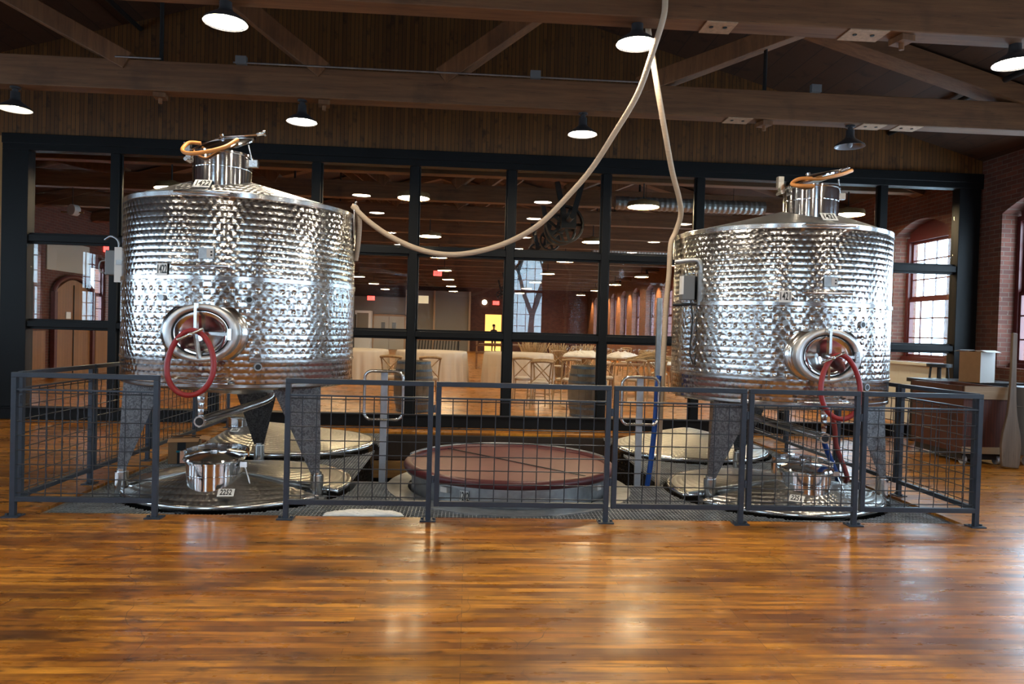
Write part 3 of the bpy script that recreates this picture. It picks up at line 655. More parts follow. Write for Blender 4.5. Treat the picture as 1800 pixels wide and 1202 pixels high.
def make_tank(name, label, c, dz, num, legs, lid_euler, lid_off):
    t = thing(name, label, 'tank', (c[0], c[1], DECK)); o = -DECK + dz          # o: world z -> local z
    R = 1.01; zt, zb = 2.52+o, .955+o
    b = MB(); b.lathe([(R-.05, zb-.03), (R-.012, zb-.012), (R, zb+.012), (R, zt-.01), (R-.006, zt)], 180); b.build('shell', M['turned'], t)
    # jacket: rows of faces left out round the manway
    b = MB(); z0, z1 = 1.175+o, 1.812+o; n = 180; hs = [z0, z0+.20, z0+.42, z1]; vs = []; fs = []
    for z in hs:
        for k in range(n): a = 2*PI*k/n; vs.append(((R+.003)*math.cos(a), (R+.003)*math.sin(a), z))
    for j in range(3):
        for k in range(n):
            deg = (360*(k+.5)/n) % 360
            if j < 2 and 251 < deg < 290: continue
            fs.append((j*n+k, j*n+(k+1) % n, (j+1)*n+(k+1) % n, (j+1)*n+k))
    b.add(vs, fs, True); b.build('cooling_jacket', M['jacket'], t)
    def band(zc, w, th, a0=0, a1=2*PI): return MB().lathe([(R+.001, zc-w/2), (R+th, zc-w/2+.004), (R+th, zc+w/2-.004), (R+.001, zc+w/2)], 180, a0=a0, a1=a1)
    band(1.828+o, .040, .010).build('weld_band', M['steel'], t)
    band(1.166+o, .026, .009, math.radians(-70), math.radians(251)).build('weld_band', M['steel'], t)
    band(2.498+o, .044, .004).build('rim_band', M['steel'], t); band(.962+o, .03, .004).build('rim_band', M['steel'], t)
    # eccentric cone top
    b = MB(); vs = []; fs = []; n = 120; m = 10; ay, az = -.64, .215
    for j in range(m+1):
        f = j/m*.97; 
        for k in range(n):
            a = 2*PI*k/n; vs.append((R*(1-f)*math.cos(a)*.996, (R*(1-f)*math.sin(a))*.996+ay*f, zt-.004+az*f))
    for j in range(m):
        for k in range(n): fs.append((j*n+k, j*n+(k+1) % n, (j+1)*n+(k+1) % n, (j+1)*n+k))
    b.add(vs, fs, True); b.build('cone_top', M['cone'], t)
    # dished bottom with drain pipe and spout
    b = MB(); b.lathe([(R-.03, zb-.015), (R-.25, zb-.05), (.45, zb-.10), (.12, zb-.14), (.02, zb-.15)], 96); b.build('dished_bottom', M['steel'], t)
    sx = {'L': -.07, 'R': .10}[lid_off]; ys = -.84; zs = .655+o
    dx = .28 if lid_off == 'L' else -.32
    b = MB(); b.tube(spline([(dx*.9, .05, zb-.06), (dx, -.02, zb-.13), (dx*.85, -.16, zb-.20), (sx, ys, zs)], 8), .036, 14); 
    b.tube([(sx, ys+.01, zs), (sx, ys-.02, zs)], .046, 18); dp = b.build('drain_pipe', M['steel'], t)
    MB().cyl((sx, ys-.0205, zs), (sx, ys-.0215, zs), .033, n=18).build('spout_shade_disc', M['dark'], dp)  # black disc painted for the shaded inside of the spout
    b = MB(); b.prism([(sx-.036, zb+.02), (sx+.036, zb+.02), (sx+.020, zs+.035), (sx-.020, zs+.035)], 'y', ys+.01, ys+.022); b.build('spout_bracket', M['turned'], t)
    # legs: folded V sections narrowing to a round foot
    for a in legs:
        ca, sa = math.cos(math.radians(a)), math.sin(math.radians(a)); T = (-sa, ca)
        def pt(tt, rr, z): return (rr*ca+tt*T[0], rr*sa+tt*T[1], z)
        top, bot = zb+.03, .20
        vs = [pt(-.27, .66, top), pt(.02, .985, top), pt(.27, .70, top), pt(-.05, .965, bot), pt(0, 1.02, bot), pt(.05, .965, bot)]
        lg = MB().add(vs, [(0, 1, 4, 3), (1, 2, 5, 4), (2, 0, 3, 5), (3, 4, 5), (2, 1, 0)]).build('leg', M['plate'], t)
        f0 = pt(0, .985, 0); b = MB(); b.cyl((f0[0], f0[1], .0), (f0[0], f0[1], .19), .056, n=20); b.cyl((f0[0], f0[1], .19), (f0[0], f0[1], .215), .040, n=16); b.build('foot', M['steel'], lg)
    # manway
    mz = 1.385+o; e = .80
    mw = empty('manway', (0, -R+.02, mz), 0, t)
    def oval(rx, y, n=64): return [(rx*math.cos(2*PI*k/n), y, rx*e*math.sin(2*PI*k/n)) for k in range(n)]
    def ovals(seq, n=64):
        b = MB(); vs = []; fs = []
        for rx, y in seq: vs += oval(rx, y, n)
        for j in range(len(seq)-1):
            for k in range(n): fs.append((j*n+k, j*n+(k+1) % n, (j+1)*n+(k+1) % n, (j+1)*n+k))
        return b.add(vs, fs, True)
    ovals([(.345, .04), (.345, .006), (.29, -.012)]).build('backing_plate', M['steel'], mw)
    ovals([(.292, .02), (.290, -.076), (.284, -.086), (.232, -.086), (.226, -.06)]).build('collar', M['satin'], mw)
    d = ovals([(.222, -.062), (.21, -.066), (.17, -.045), (.11, -.03), (.05, -.024), (.004, -.022)]).build('door', M['polish'], mw)
    ovals([(.226, -.060), (.226, -.072), (.216, -.074), (.214, -.062)]).build('gasket', M['dark'], mw)
    b = MB(); b.box((-.02, -.115, .115), (.022, .05, .20)); b.beam((.0, -.09, -.20), (-.02, -.125, -.01), .02, .03); b.box((-.02, -.1, .215), (.034, .05, .04)); b.beam((.02, -.10, .0), (.23, -.085, -.005), .025, .022); b.box((.235, -.09, -.005), (.03, .05, .09))
    b.build('crossbar', M['steel'], mw)
    b = MB(); b.cyl((-.03, -.09, 0), (-.03, -.205, -.012), .013, n=10); b.cyl((-.115, -.205, -.05), (.055, -.205, .03), .010, n=10); b.ellip((-.03, -.205, -.012), (.02, .02, .02), 12, 8)
    for x, z in ((-.115, -.05), (.055, .03)): b.cyl((x-.012, -.205, z-.005), (x+.012, -.205, z+.006), .013, n=8)
    b.build('tee_handle', M['steel'], mw)
    # ladder bars, label plates, thermometer plate, ports
    for zc, ln in ((1.920+o, (-103.5, -79)), (2.497+o, (-103, -78.8)), (.985+o, (-104, -78.2))):
        (x0, y0, z), _ = on_cyl(ln[0], R+.03, zc); (x1, y1, z), _ = on_cyl(ln[1], R+.03, zc); ym = min(y0, y1)-.03
        b = MB(); b.tube([(x0, ym, zc), (x1, ym, zc)], .009, 8); b.beam((x1-.01, ym, zc), (x1+.01, y1+.04, zc), .05, .014); b.beam((x0+.01, ym, zc), (x0+.01, y0+.04, zc), .03, .012); b.build('ladder_bar', M['polish'], t)
    num_plate(t, num, *on_cyl(-110, R+.012, 1.885+o), .100, .098, .52)
    l, r_ = on_cyl(-89, R+.012, 2.020+o); p = MB().box((0, 0, 0), (.12, .085, .006)).build('gauge_plate', M['dull'], t, l, r_)
    MB().box((.028, 0, .004), (.05, .07, .003)).build('gauge_display', M['cardw'], p); MB().box((.04, .012, .006), (.014, .014, .002)).box((.04, -.014, .006), (.014, .014, .002)).build('gauge_marks', M['ink'], p)
    for ang, z, rr in ((-70.5, 1.662, .022), (-66.1, 1.119, .022), (-109.6, 1.66, .014)):
        l, r_ = on_cyl(ang, R+.004, z+o); p = MB().cyl((0, 0, -.01), (0, 0, .018), rr+.010, n=18).build('port', M['dull'], t, l, r_)
        if ang != -109.6: MB().cyl((0, 0, .0183), (0, 0, .0195), rr, n=18).build('port_shade_disc', M['dark'], p)  # solid black disc gives the shade inside the port bore
    # hatch on the cone
    hc = (0, -.64); nk = make_hatch(t, hc, .235, 2.56+o, 2.885+o)
    b = MB(); b.box((-.275, -.64, 2.86+o), (.04, .06, .05)); b.box((-.29, -.64, 2.93+o), (.05, .05, .10)); b.cyl((-.29, -.69, 2.835+o), (-.29, -.59, 2.835+o), .016, n=10); b.build('hinge', M['steel'], t)
    b = MB(); b.box((.265, -.66, 2.82+o), (.07, .05, .055)); b.cyl((.255, -.67, 2.84+o), (.225, -.69, 2.97+o), .007, n=8); b.build('clamp', M['steel'], t)
    ly, lr = num_plate(t, num, (-.06 if lid_off == 'L' else .03, -.925, 2.589+o), (math.radians(45), 0, 0), .135, .10, .6), None
    lid = MB().lathe([(.262, -.012), (.266, 0), (.255, .012), (.20, .028), (.10, .045), (.0, .05)], 56).lathe([(.250, -.004), (.20, .012), (.10, .028), (.0, .033)], 56).cyl((0, 0, .045), (0, 0, .085), .02, n=12).build('lid', M['polish'], t, (.0 if lid_off == 'L' else .01, -.60, (2.995 if lid_off == 'L' else 2.955)+o), lid_euler)
    b = MB(); b.beam((-.29, 0, .0), (.0, 0, .062), .045, .012); b.beam((.0, 0, .062), (.29, -.02, .03), .04, .012); b.cyl((.29, -.02, .03), (.36, -.025, .03), .016, n=10); b.cyl((.35, -.025, .03), (.365, -.025, .03), .026, n=10); b.build('lid_arm', M['polish'], lid)
    return t, o

tank_l, oL = make_tank('wine_tank', 'large stainless tank on legs at the left, plate reading 1422', TL, 0, '1422', (-33, 211, 96), (math.radians(27), math.radians(-13), 0), 'L')
tank_r, oR = make_tank('wine_tank', 'large stainless tank on legs at the right, plate reading 1421', TR, -.055, '1421', (-26, 214, 88), (math.radians(-3), math.radians(-17), 0), 'R')

# control boxes on the flanks
t = thing('junction_box', 'grey junction box with white strip at the left flank of the left tank', 'control box', (TL[0]-1.015, TL[1]-.22, 1.98))
b = MB(); b.box((-.06, 0, 0), (.12, .10, .22)); b.build('box_body', M['grey'], t, bevel=.006)
b = MB(); b.box((.012, -.06, -.02), (.075, .03, .31)); b.build('label_strip', M['white'], t)
b = MB(); b.box((.02, -.04, .0), (.05, .10, .04)); b.build('mount', M['dull'], t)
b = MB(); b.tube(spline([(-.02, 0, .11), (-.03, .0, .20), (-.10, .02, .24), (-.17, .05, .21)], 6), .010, 8); b.tube(spline([(-.10, -.02, -.10), (-.17, -.03, -.08), (-.17, -.03, 0), (-.12, -.02, .02)], 6), .006, 6); b.build('cable', M['dull'], t)
t = thing('junction_box', 'grey control box with steel hood on the left flank of the right tank', 'control box', (TR[0]-.99, TR[1]-.30, 1.92))
b = MB(); b.box((-.03, -.04, 0), (.12, .10, .23)); b.build('box_body', M['grey'], t, bevel=.006)
b = MB(); b.box((-.09, -.06, .02), (.02, .07, .17)); b.build('label_strip', M['white'], t)
b = MB(); b.tube(spline([(-.14, .0, .24), (-.02, -.05, .255), (.05, -.09, .25), (.075, -.11, .20), (.078, -.11, .14)], 6), .024, 8); b.box((.078, -.11, .0), (.06, .03, .32)); b.build('hood', M['dull'], t)
b = MB(); b.tube(spline([(.0, -.06, -.12), (.02, -.07, -.3), (.01, -.06, -.6), (.04, -.08, -.72)], 8), .008, 6); b.tube([(-.14, .02, -.16), (.07, -.09, -.15)], .016, 8); b.build('cable', M['dark'], t)

# sunken tanks: only the cone lid and neck rise through the grating
def sunken_tank(label, c, z, neck, num, lidkind, plate=None):
    t = thing('sunken_tank', label, 'tank', (c[0], c[1], DECK)); o = z - DECK; R0 = .985
    n, m = 240, 12; RA = []
    for k in range(n):                       # the rim is notched round the feet of the standing tank
        a = 2*PI*k/n; r = R0
        for fx, fy in FEET:
            dx, dy = fx-c[0], fy-c[1]; d = math.hypot(dx, dy); da = math.atan2(dy, dx)-a
            p = d*math.sin(da)
            if math.cos(da) > 0 and abs(p) < .10: r = min(r, d*math.cos(da)-math.sqrt(.01-p*p))
        RA.append(r)
    def rings(seq):
        vs = [((RA[k]+dr)*math.cos(2*PI*k/n), (RA[k]+dr)*math.sin(2*PI*k/n), zz) for dr, zz in seq for k in range(n)]
        return MB().add(vs, [(j*n+k, j*n+(k+1) % n, (j+1)*n+(k+1) % n, (j+1)*n+k) for j in range(len(seq)-1) for k in range(n)], True)
    rings([(-.012, -1.9), (-.012, o-.05), (0, o-.045), (0, o)]).build('shell', M['jacket'], t)
    vs = []; fs = []; az = .235; nx, ny = neck
    for j in range(m+1):
        f = j/m*.97
        for k in range(n): a = 2*PI*k/n; vs.append((RA[k]*(1-f)*math.cos(a)+nx*f, RA[k]*(1-f)*math.sin(a)+ny*f, o+az*(1-(1-f)**1.18)))
    for j in range(m):
        for k in range(n): fs.append((j*n+k, j*n+(k+1) % n, (j+1)*n+(k+1) % n, (j+1)*n+k))
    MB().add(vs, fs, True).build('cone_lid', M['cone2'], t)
    rings([(-.05, o+.010), (-.006, o+.006), (.007, o-.002), (.008, o-.040), (.001, o-.046)]).build('rim_band', M['steel'], t)
    if neck is None or lidkind == 0: return t
    zt = .335 - DECK + (0 if lidkind != 2 else -.02)
    make_hatch(t, neck, .218, o+.02, zt)
    lid = MB().lathe([(.238, -.014), (.245, 0), (.238, .014), (.21, .02), (.12, .042), (0, .05)], 56).build('hatch_lid', M['polish'] if lidkind != 3 else M['steel'], t, (nx, ny, zt+.014))
    b = MB(); zz = .0; pts = [(.268*math.cos(a), .268*math.sin(a), .03+.03*math.sin(a)) for a in [PI*(.02+.96*k/14) for k in range(15)]]
    for i in range(14): b.beam(pts[i], pts[i+1], .045, .010, up=(pts[i][0], pts[i][1], 0))
    b.box((0, .22, .06), (.075, .09, .05)); b.box((-.266, .02, 0), (.035, .04, .10)); b.build('lid_strap', M['polish'], lid)
    b = MB(); b.box((.255, -.05, -.04), (.055, .04, .045)); b.cyl((.265, -.06, -.05), (.32, -.10, -.19), .006, n=8); b.build('clamp', M['steel'], lid)
    if lidkind == 1: MB().box((0, 0, .058), (.05, .05, .02)).build('knob', M['polish'], lid)
    else:
        b = MB(); 
        for k in range(4): a = k*PI/2+.5; b.cyl((0, 0, .07), (.06*math.cos(a), .06*math.sin(a), .075), .012, n=8)
        b.cyl((0, 0, .04), (0, 0, .085), .016, n=10); b.build('knob', M['polish'], lid)
    if plate:
        pl = num_plate(t, num, plate[0], plate[1], plate[2], plate[3], .62)
    return t
sunken_tank('sunken tank lid with plate 2252 below the left standing tank', S2252, .025, (-.02, -.66), '2252', 1, ((.17, -.945, .15), (math.radians(38), 0, .1), .125, .075))
sunken_tank('sunken tank lid with small handwheel below the right standing tank', SFR, .02, (.03, -.60), '2251', 2, ((-.17, -.89, .15), (math.radians(36), 0, -.75), .12, .075))
sunken_tank('sunken tank lid with dark gasket at rear left behind the left standing tank', SRL, .05, (-.56, -.06), '2253', 3, ((-.60, -.36, .235), (math.radians(30), 0, -.25), .11, .06))
sunken_tank('sunken tank lid at rear right behind the right standing tank', SRR, .025, (.0, .10), '', 0)

t = thing('open_tank', 'open sunken tank with maroon floating lid at the centre, plate reading 1202', 'tank', (S1202[0], S1202[1], DECK)); o = -DECK
MB().lathe([(.93, -1.9), (.93, .125+o), (.985, .135+o), (.985, .150+o), (.93, .150+o), (.915, .13+o), (.915, -.6)], 120).build('shell', M['dull'], t)
MB().tube([(.965*math.cos(2*PI*k/96), .965*math.sin(2*PI*k/96), .185+o) for k in range(96)], .042, 12, True).build('inflatable_seal', M['maroon'], t)
l = MB().lathe([(.94, .165+o), (.93, .198+o), (.0, .205+o)], 96).build('floating_lid', M['lidred'], t)
b = MB(); p0, p1 = (-.62, .72, .209+o), (.66, -.66, .209+o); b.beam(p0, p1, .016, .006); b.build('lid_seam', M['dark'], l)
MB().tube([(.992*math.cos(a), .992*math.sin(a), .222+o) for a in [PI*(.08+.84*k/60) for k in range(61)]], .014, 8).build('rim_tube', M['dull'], t)
for a in (-128, -38, 155):
    ll, r_ = on_cyl(a, .955, .10+o); MB().box((0, 0, 0), (.07, .045, .05)).build('lug', M['cardw'], t, ll, r_)
ll, r_ = on_cyl(-117, .937, .055+o); num_plate(t, '1202', ll, r_, .085, .105, .45)

# ------------------------------------------------------------------ hoses
hose = [(-1.10, 6.94, 2.10), (-1.075, 6.90, 2.25), (-1.06, 6.86, 2.45), (-1.085, 6.84, 2.575), (-1.14, 6.82, 2.60)]
main = [(-1.11, 6.83, 2.585), (-.96, 6.82, 2.45), (-.74, 6.80, 2.31), (-.47, 6.75, 2.20), (-.20, 6.70, 2.16), (.09, 6.65, 2.20), (.37, 6.60, 2.30), (.62, 6.50, 2.45), (.86, 6.40, 2.70), (1.04, 6.30, 2.92), (1.20, 6.15, 3.19), (1.36, 6.0, 3.49), (1.45, 5.88, 3.81), (1.51, 5.815, 4.05), (1.52, 5.81, 4.2), (1.51, 5.82, 4.40), (1.50, 5.97, 4.47), (1.48, 6.14, 4.38), (1.47, 6.16, 4.13), (1.52, 6.20, 3.91), (1.61, 6.30, 3.62), (1.74, 6.50, 3.31), (1.87, 6.70, 3.02), (1.99, 6.85, 2.79), (2.04, 6.95, 2.65), (2.02, 7.03, 2.50), (1.975, 7.04, 2.37), (1.97, 7.05, 2.09), (1.95, 7.05, 1.75), (1.94, 7.05, 1.29), (1.93, 7.05, .89), (1.92, 7.03, .44), (1.91, 7.02, -.05)]
pts = spline(hose[:4] + main, 6)
tag(MB().tube(pts, .0255, 10).build('wine_hose', M['cream']), 'long cream ribbed hose slung over the near beam between both tanks', 'hose')
for c, ang, zz, lab in ((TL, -3, 2.56, 'steel hose hook on the right rim of the left tank'), (TR, 168, 2.50, 'steel hose hook on the left rim of the right tank')):
    p, _ = on_cyl(ang, 1.02, zz-.10); t_ = tag(MB().beam((0, 0, -.16), (0, 0, .10), .05, .008).tube(spline([(0, 0, .08), (.0, 0, .15), (.02, 0, .18)], 5), .012, 8).build('hose_hook', M['steel'], None, (c[0]+p[0], c[1]+p[1], p[2])), lab, 'hook')
tag(MB().tube(spline([(.0, 0, 0), (.03, .0, .25), (.06, .01, .6), (.075, .015, .95), (.09, .02, 1.09)], 8), .026, 10).build('blue_hose', M['blue'], None, (1.80, 6.99, DECK)), 'blue hose standing beside the right grab post', 'hose')
def loop_hose(cx, y0, zt, zb, hw, lab, tilt):
    pts = []
    for k in range(16):
        a = 2*PI*k/16; x = hw*math.sin(a); z = (zt+zb)/2+(zt-zb)/2*math.cos(a)
        x *= 1.0 + .12*(-math.cos(a)); pts.append((cx+x+tilt*(z-zb), y0+.03*math.cos(a), z))
    tag(MB().tube(spline(pts, 6, True), .0215, 10, True).build('red_hose', M['red']), lab, 'hose', )
loop_hose(-2.148, 5.70, 1.405, .905, .175, 'red hose loop hanging from the hatch handle of the left tank', 0)
loop_hose(3.10, 5.80, 1.345, .815, .168, 'red hose loop hanging from the hatch handle of the right tank', 0)
tag(MB().tube(spline([(3.155, 6.02, .80), (3.21, 6.08, .70), (3.32, 6.25, .52), (3.49, 6.42, .30), (3.57, 6.50, .18), (3.60, 6.58, .13)], 8), .022, 10).build('red_hose', M['redpale']), 'faded red hose end trailing onto the sunken lid under the right tank', 'hose')
tag(MB().tube(spline([(3.165, 6.17, .59), (3.20, 6.22, .53), (3.30, 6.32, .40), (3.44, 6.45, .22), (3.49, 6.52, .14)], 8), .024, 10).build('blue_hose', M['blue']), 'blue hose trailing from the drain spout of the right tank', 'hose')
# amber hoses over the hatches
b = MB(); b.tube(spline([(.165, -.78, 2.99), (.09, -.89, 2.895), (-.07, -.95, 2.83), (-.20, -.90, 2.835), (-.275, -.79, 2.89), (-.25, -.72, 2.96), (-.16, -.70, 2.965)], 8), .0165, 10)
tag(b.build('amber_hose', M['tan'], None, (TL[0], TL[1], 0)), 'amber hose looped over the open hatch of the left tank', 'hose')
b = MB(); b.tube(spline([(.33, -.72, 3.045), (.18, -.80, 2.985), (-.02, -.84, 2.935), (-.18, -.80, 2.935), (-.235, -.76, 2.895), (-.20, -.86, 2.86), (-.09, -.88, 2.86)], 8), .0165, 10)
b.xf(Matrix.Translation((0, 0, -.055)))
tag(b.build('amber_hose', M['tan'], None, (TR[0], TR[1], 0)), 'amber hose lying across the hatch lid of the right tank', 'hose')

# grab posts at the edge of the pit
def grab(x, y, lab):
    t = thing('grab_post', lab, 'grab post', (x, y, DECK)); q = -DECK
    MB().bb(-.032, .032, -.012, .012, -.3, 1.055+q).build('post', M['alu'], t, bevel=.003)
    w, z0, z1, r = .183, .585+q, 1.05+q, .07; pts = []
    for cx, cz, a0 in ((w-r, z1-r, 0), (-w+r, z1-r, 90), (-w+r, z0+r, 180), (w-r, z0+r, 270)):
        for k in range(6): a = math.radians(a0+18*k); pts.append((cx+r*math.cos(a), -.03, cz+r*math.sin(a)))
    MB().tube(pts, .0145, 10, True).build('grab_loop', M['steel'], t)
grab(-.80, 6.955, 'aluminium post with steel grab loop left of the maroon lid'); grab(1.69, 6.955, 'aluminium post with steel grab loop beside the blue hose')
tag(MB().bb(-.035, .035, -.03, .03, 0, 2.0).bb(-.07, .07, -.05, .05, 0, .012).build('steel_post', M['dull'], None, (2.75, 10.3, 0), bevel=.004), 'grey steel post by the glass wall left of the right tank', 'post')

# ------------------------------------------------------------------ lamps
def make_lamp():
    t = thing('gooseneck_lamp', '', 'lamp')
    MB().lathe([(.055, .255), (.055, .235), (.030, .230), (.030, .205), (.047, .20), (.050, .12), (.062, .095), (.10, .07), (.165, .022), (.176, .0), (.172, .0), (.158, .024), (.09, .066), (.045, .085), (.0, .088)], 40).build('shade', [M['shade']], t)
    return t
proto = make_lamp()
lens_on = lambda t, m='lens': MB().disc((0, 0, .010), .160, 40).build('lens', M[m], t)
def lamp_at(x, y, lab, state, z=3.815):
    o = dup(proto, (x, y, z)); o['label'] = lab; o['group'] = 'ceiling lamps of the tank room'
    if state in (1, 3): lens_on(o, 'lens' if state == 1 else 'lens2')
    elif state == 2:
        MB().ellip((0, 0, .03), (.035, .035, .045), 14, 10).build('bulb', M['bulb'], o); MB().lathe([(.170, .001), (.157, .022), (.09, .062), (.0, .084)], 40).build('reflector', M['shadein'], o)
    else:
        MB().ellip((0, 0, .03), (.035, .035, .045), 14, 10).build('bulb', M['offlens'], o); MB().lathe([(.170, .001), (.157, .022), (.09, .062), (.0, .084)], 40).build('reflector', M['offlens'], o)
    return o
lamp_at(-5.2, 8.5, 'grey shade lamp with a bare bulb showing, at the left end of the far beam', 2)
lamp_at(-2.0, 8.5, 'lit grey shade lamp under the far beam above the left tank', 1)
lamp_at(1.28, 8.5, 'lit grey shade lamp under the far beam near the cream hose', 1)
lamp_at(4.55, 8.5, 'unlit grey shade lamp under the far beam above the right tank', 0)
lamp_at(-2.04, 6.0, 'bright lamp under the near beam left of the cream hose', 1, 3.90)
lamp_at(1.34, 6.0, 'bright lamp under the near beam touching the cream hose', 1, 3.90)
lamp_at(4.66, 6.0, 'bright lamp under the near beam at the right edge', 1, 3.90)
for i, (x, y) in enumerate(((-5.3, 3.44), (-2.04, 3.44), (1.34, 3.44), (4.66, 3.44), (-5.3, .91), (-2.04, .91), (1.34, .91), (4.66, .91))):
    lamp_at(x, y, 'lit grey shade lamp under the beam overhead of the open floor, out of the picture', 3, 3.815)
for ch in list(proto.children): bpy.data.objects.remove(ch)
bpy.data.objects.remove(proto)

# ------------------------------------------------------------------ small things on the deck and floor
def crumple(name, mat, lx, ly, h, label, cat, loc, seed, rz=0, nx=44, ny=24, group=None):
    rnd = random.Random(seed); ph = [(rnd.uniform(2, 9), rnd.uniform(2, 9), rnd.uniform(0, 6), rnd.uniform(.3, 1)) for _ in range(14)]
    vs = []; fs = []
    for j in range(ny+1):
        for i in range(nx+1):
            u, v = i/nx*2-1, j/ny*2-1
            e = 1 + .14*math.sin(3*math.atan2(v, u)+seed) + .08*math.sin(7*math.atan2(v, u)+seed*2)
            rr = min(1, math.hypot(u, v)); s = 1/max(abs(u), abs(v), 1e-6)*max(abs(u), abs(v)) if rr else 1
            k = max(abs(u), abs(v))/max(math.hypot(u, v), 1e-6); uu, vv = u*k*e, v*k*e
            z = sum(a*abs(math.sin(p*uu*2.6+q*vv*1.9+f)) for p, q, f, a in ph)/sum(a for *_, a in ph)
            m = max(0, 1-max(abs(u), abs(v))**3); vs.append((uu*lx/2, vv*ly/2, .004+h*z*m**.6))
    n = nx+1
    for j in range(ny):
        for i in range(nx): fs.append((j*n+i, j*n+i+1, (j+1)*n+i+1, (j+1)*n+i))
    o = MB().add(vs, fs, True).build(name, mat, None, loc, (0, 0, rz))
    md = o.modifiers.new('thickness', 'SOLIDIFY'); md.thickness = .003; md.offset = -1
    return tag(o, label, cat, group)
crumple('plastic_bag', M['bag'], .62, .17, .05, 'crumpled white plastic bag lying flat behind the front railing', 'bag', (-.80, 5.73, DECK+.004), 3, .03)

def carton(loc, rz, d, label, flaps=True, mats=None):
    t = thing('cardboard_box', label, 'box', loc, rz); x, y, z = d; b = MB(); k = .005
    b.bb(-x/2, x/2, -y/2, -y/2+k, 0, z, 1); b.bb(-x/2, x/2, y/2-k, y/2, 0, z); b.bb(-x/2, -x/2+k, -y/2+k, y/2-k, 0, z); b.bb(x/2-k, x/2, -y/2+k, y/2-k, 0, z); b.bb(-x/2, x/2, -y/2, y/2, 0, k)
    b.build('box_body', mats or [M['card'], M['card']], t)
    if flaps:
        b = MB(); b.box((0, -y/2-.035, z+.01), (x, .09, .004), (.3, 0, 0)); b.box((0, y/2+.04, z+.01), (x, .09, .004), (-.25, 0, 0)); b.build('flap', M['cardw'] if mats else M['card'], t)
        b = MB(); b.box((x/2+.045, 0, z+.008), (.10, y, .004), (0, .2, 0)); b.build('flap', M['cardw'] if mats else M['card'], t)
    return t
t = carton((-3.0, 7.86, DECK), .25, (.30, .26, .24), 'open brown cardboard box on the grating behind the left sunken lid')
MB().bb(-.06, .02, -.14, -.131, .0, .235).build('strap', M['dark'], t); MB().bb(-.07, .03, -.145, -.14, .12, .14).build('tape', M['teal'], t)

# picking bin, box, paddle and drum at the right
t = thing('picking_bin', 'dark red wooden bin on casters beside the brick wall', 'bin', (6.27, 8.83, 0), -.03)
W_, D_, H_ = .545, 1.05, .95; b = MB()
for x0, x1, y0, y1 in ((-W_/2, W_/2, -D_/2, -D_/2+.03), (-W_/2, W_/2, D_/2-.03, D_/2), (-W_/2, -W_/2+.03, -D_/2+.03, D_/2-.03), (W_/2-.03, W_/2, -D_/2+.03, D_/2-.03)): b.bb(x0, x1, y0, y1, .16, H_)
b.bb(-W_/2, W_/2, -D_/2, D_/2, .14, .17); b.build('bin_body', M['binwood'], t)
MB().bb(-W_/2-.005, W_/2+.01, -D_/2-.02, -D_/2, .80, H_+.004).build('rim_board', M['bintan'], t); MB().bb(-W_/2-.005, W_/2+.01, -D_/2-.02, -D_/2, .14, .22).build('rim_board', M['bintan'], t)
MB().bb(-W_/2-.02, -W_/2, -D_/2, D_/2, .82, H_+.004).build('side_cleat', M['binwood'], t)
MB().bb(-W_/2+.03, W_/2-.03, -D_/2+.05, D_/2-.05, .06, .14).build('dolly', M['dark'], t)
for sx in (-1, 1):
    for sy in (-1, 1):
        cst = MB().cyl((sx*.21-.02, sy*.45, .055), (sx*.21+.02, sy*.45, .055), .055, n=18).build('caster', M['caster'], t)
t = thing('work_table', 'dark low work table behind the red bin by the brick wall', 'table', (7.08, 9.88, 0))
MB().bb(-.55, .75, -.45, .45, .88, .935).build('tabletop', M['dark'], t)
for sx in (-.48, .68):
    for sy in (-.38, .38): MB().bb(sx-.03, sx+.03, sy-.03, sy+.03, 0, .88).build('leg', M['dark'], t)
carton((7.02, 9.52, .935), .35, (.30, .30, .42), 'upright cardboard box with open pale flaps on the dark work table', True, [M['card'], M['cardw']])
t = thing('bar_stool', 'small black stool with round seat beside the glass wall corner', 'stool', (7.05, 10.36, 0), .3)
MB().cyl((0, 0, 1.10), (0, 0, 1.15), .17, n=24).build('seat', M['dark'], t)
for k in range(4):
    a = k*PI/2+PI/4; MB().cyl((.11*math.cos(a), .11*math.sin(a), 1.1), (.18*math.cos(a), .18*math.sin(a), 0), .016, n=10).build('leg', M['dark'], t)
MB().tube([(.16*math.cos(a), .16*math.sin(a), .4) for a in [2*PI*k/20 for k in range(20)]], .01, 6, True).build('foot_ring', M['dull'], t)
b = MB(); pw = [(.03, 1.62), (.034, 1.1), (.045, .80), (.062, .62), (.11, .40), (.125, .25), (.115, .06), (.10, .0)]
b.prism([(-x, z) for x, z in pw] + [(x, z) for x, z in pw[::-1]], 'y', -.018, .018)
tag(b.build('wooden_paddle', M['oar'], None, (6.40, 8.07, .02), (math.radians(-9), math.radians(7), 0), bevel=.008), 'tall weathered wooden paddle leaning against the red bin', 'paddle')
t = thing('wheeled_drum', 'grey drum on casters at the right edge beside the paddle', 'drum', (6.98, 8.47, 0))
MB().lathe([(0, .12), (.24, .12), (.25, .14), (.25, .42), (.258, .43), (.25, .44), (.25, .70), (.258, .71), (.25, .72), (.25, .93), (.262, .95), (.0, .955)], 40).build('drum_body', M['grey'], t)
for a in (40, 130, 220, 310): 
    x, y = .2*math.cos(math.radians(a)), .2*math.sin(math.radians(a)); MB().cyl((x-.02, y, .055), (x+.02, y, .055), .055, n=16).cyl((x, y, .06), (x, y, .125), .012, n=8).build('caster', M['caster'], t)

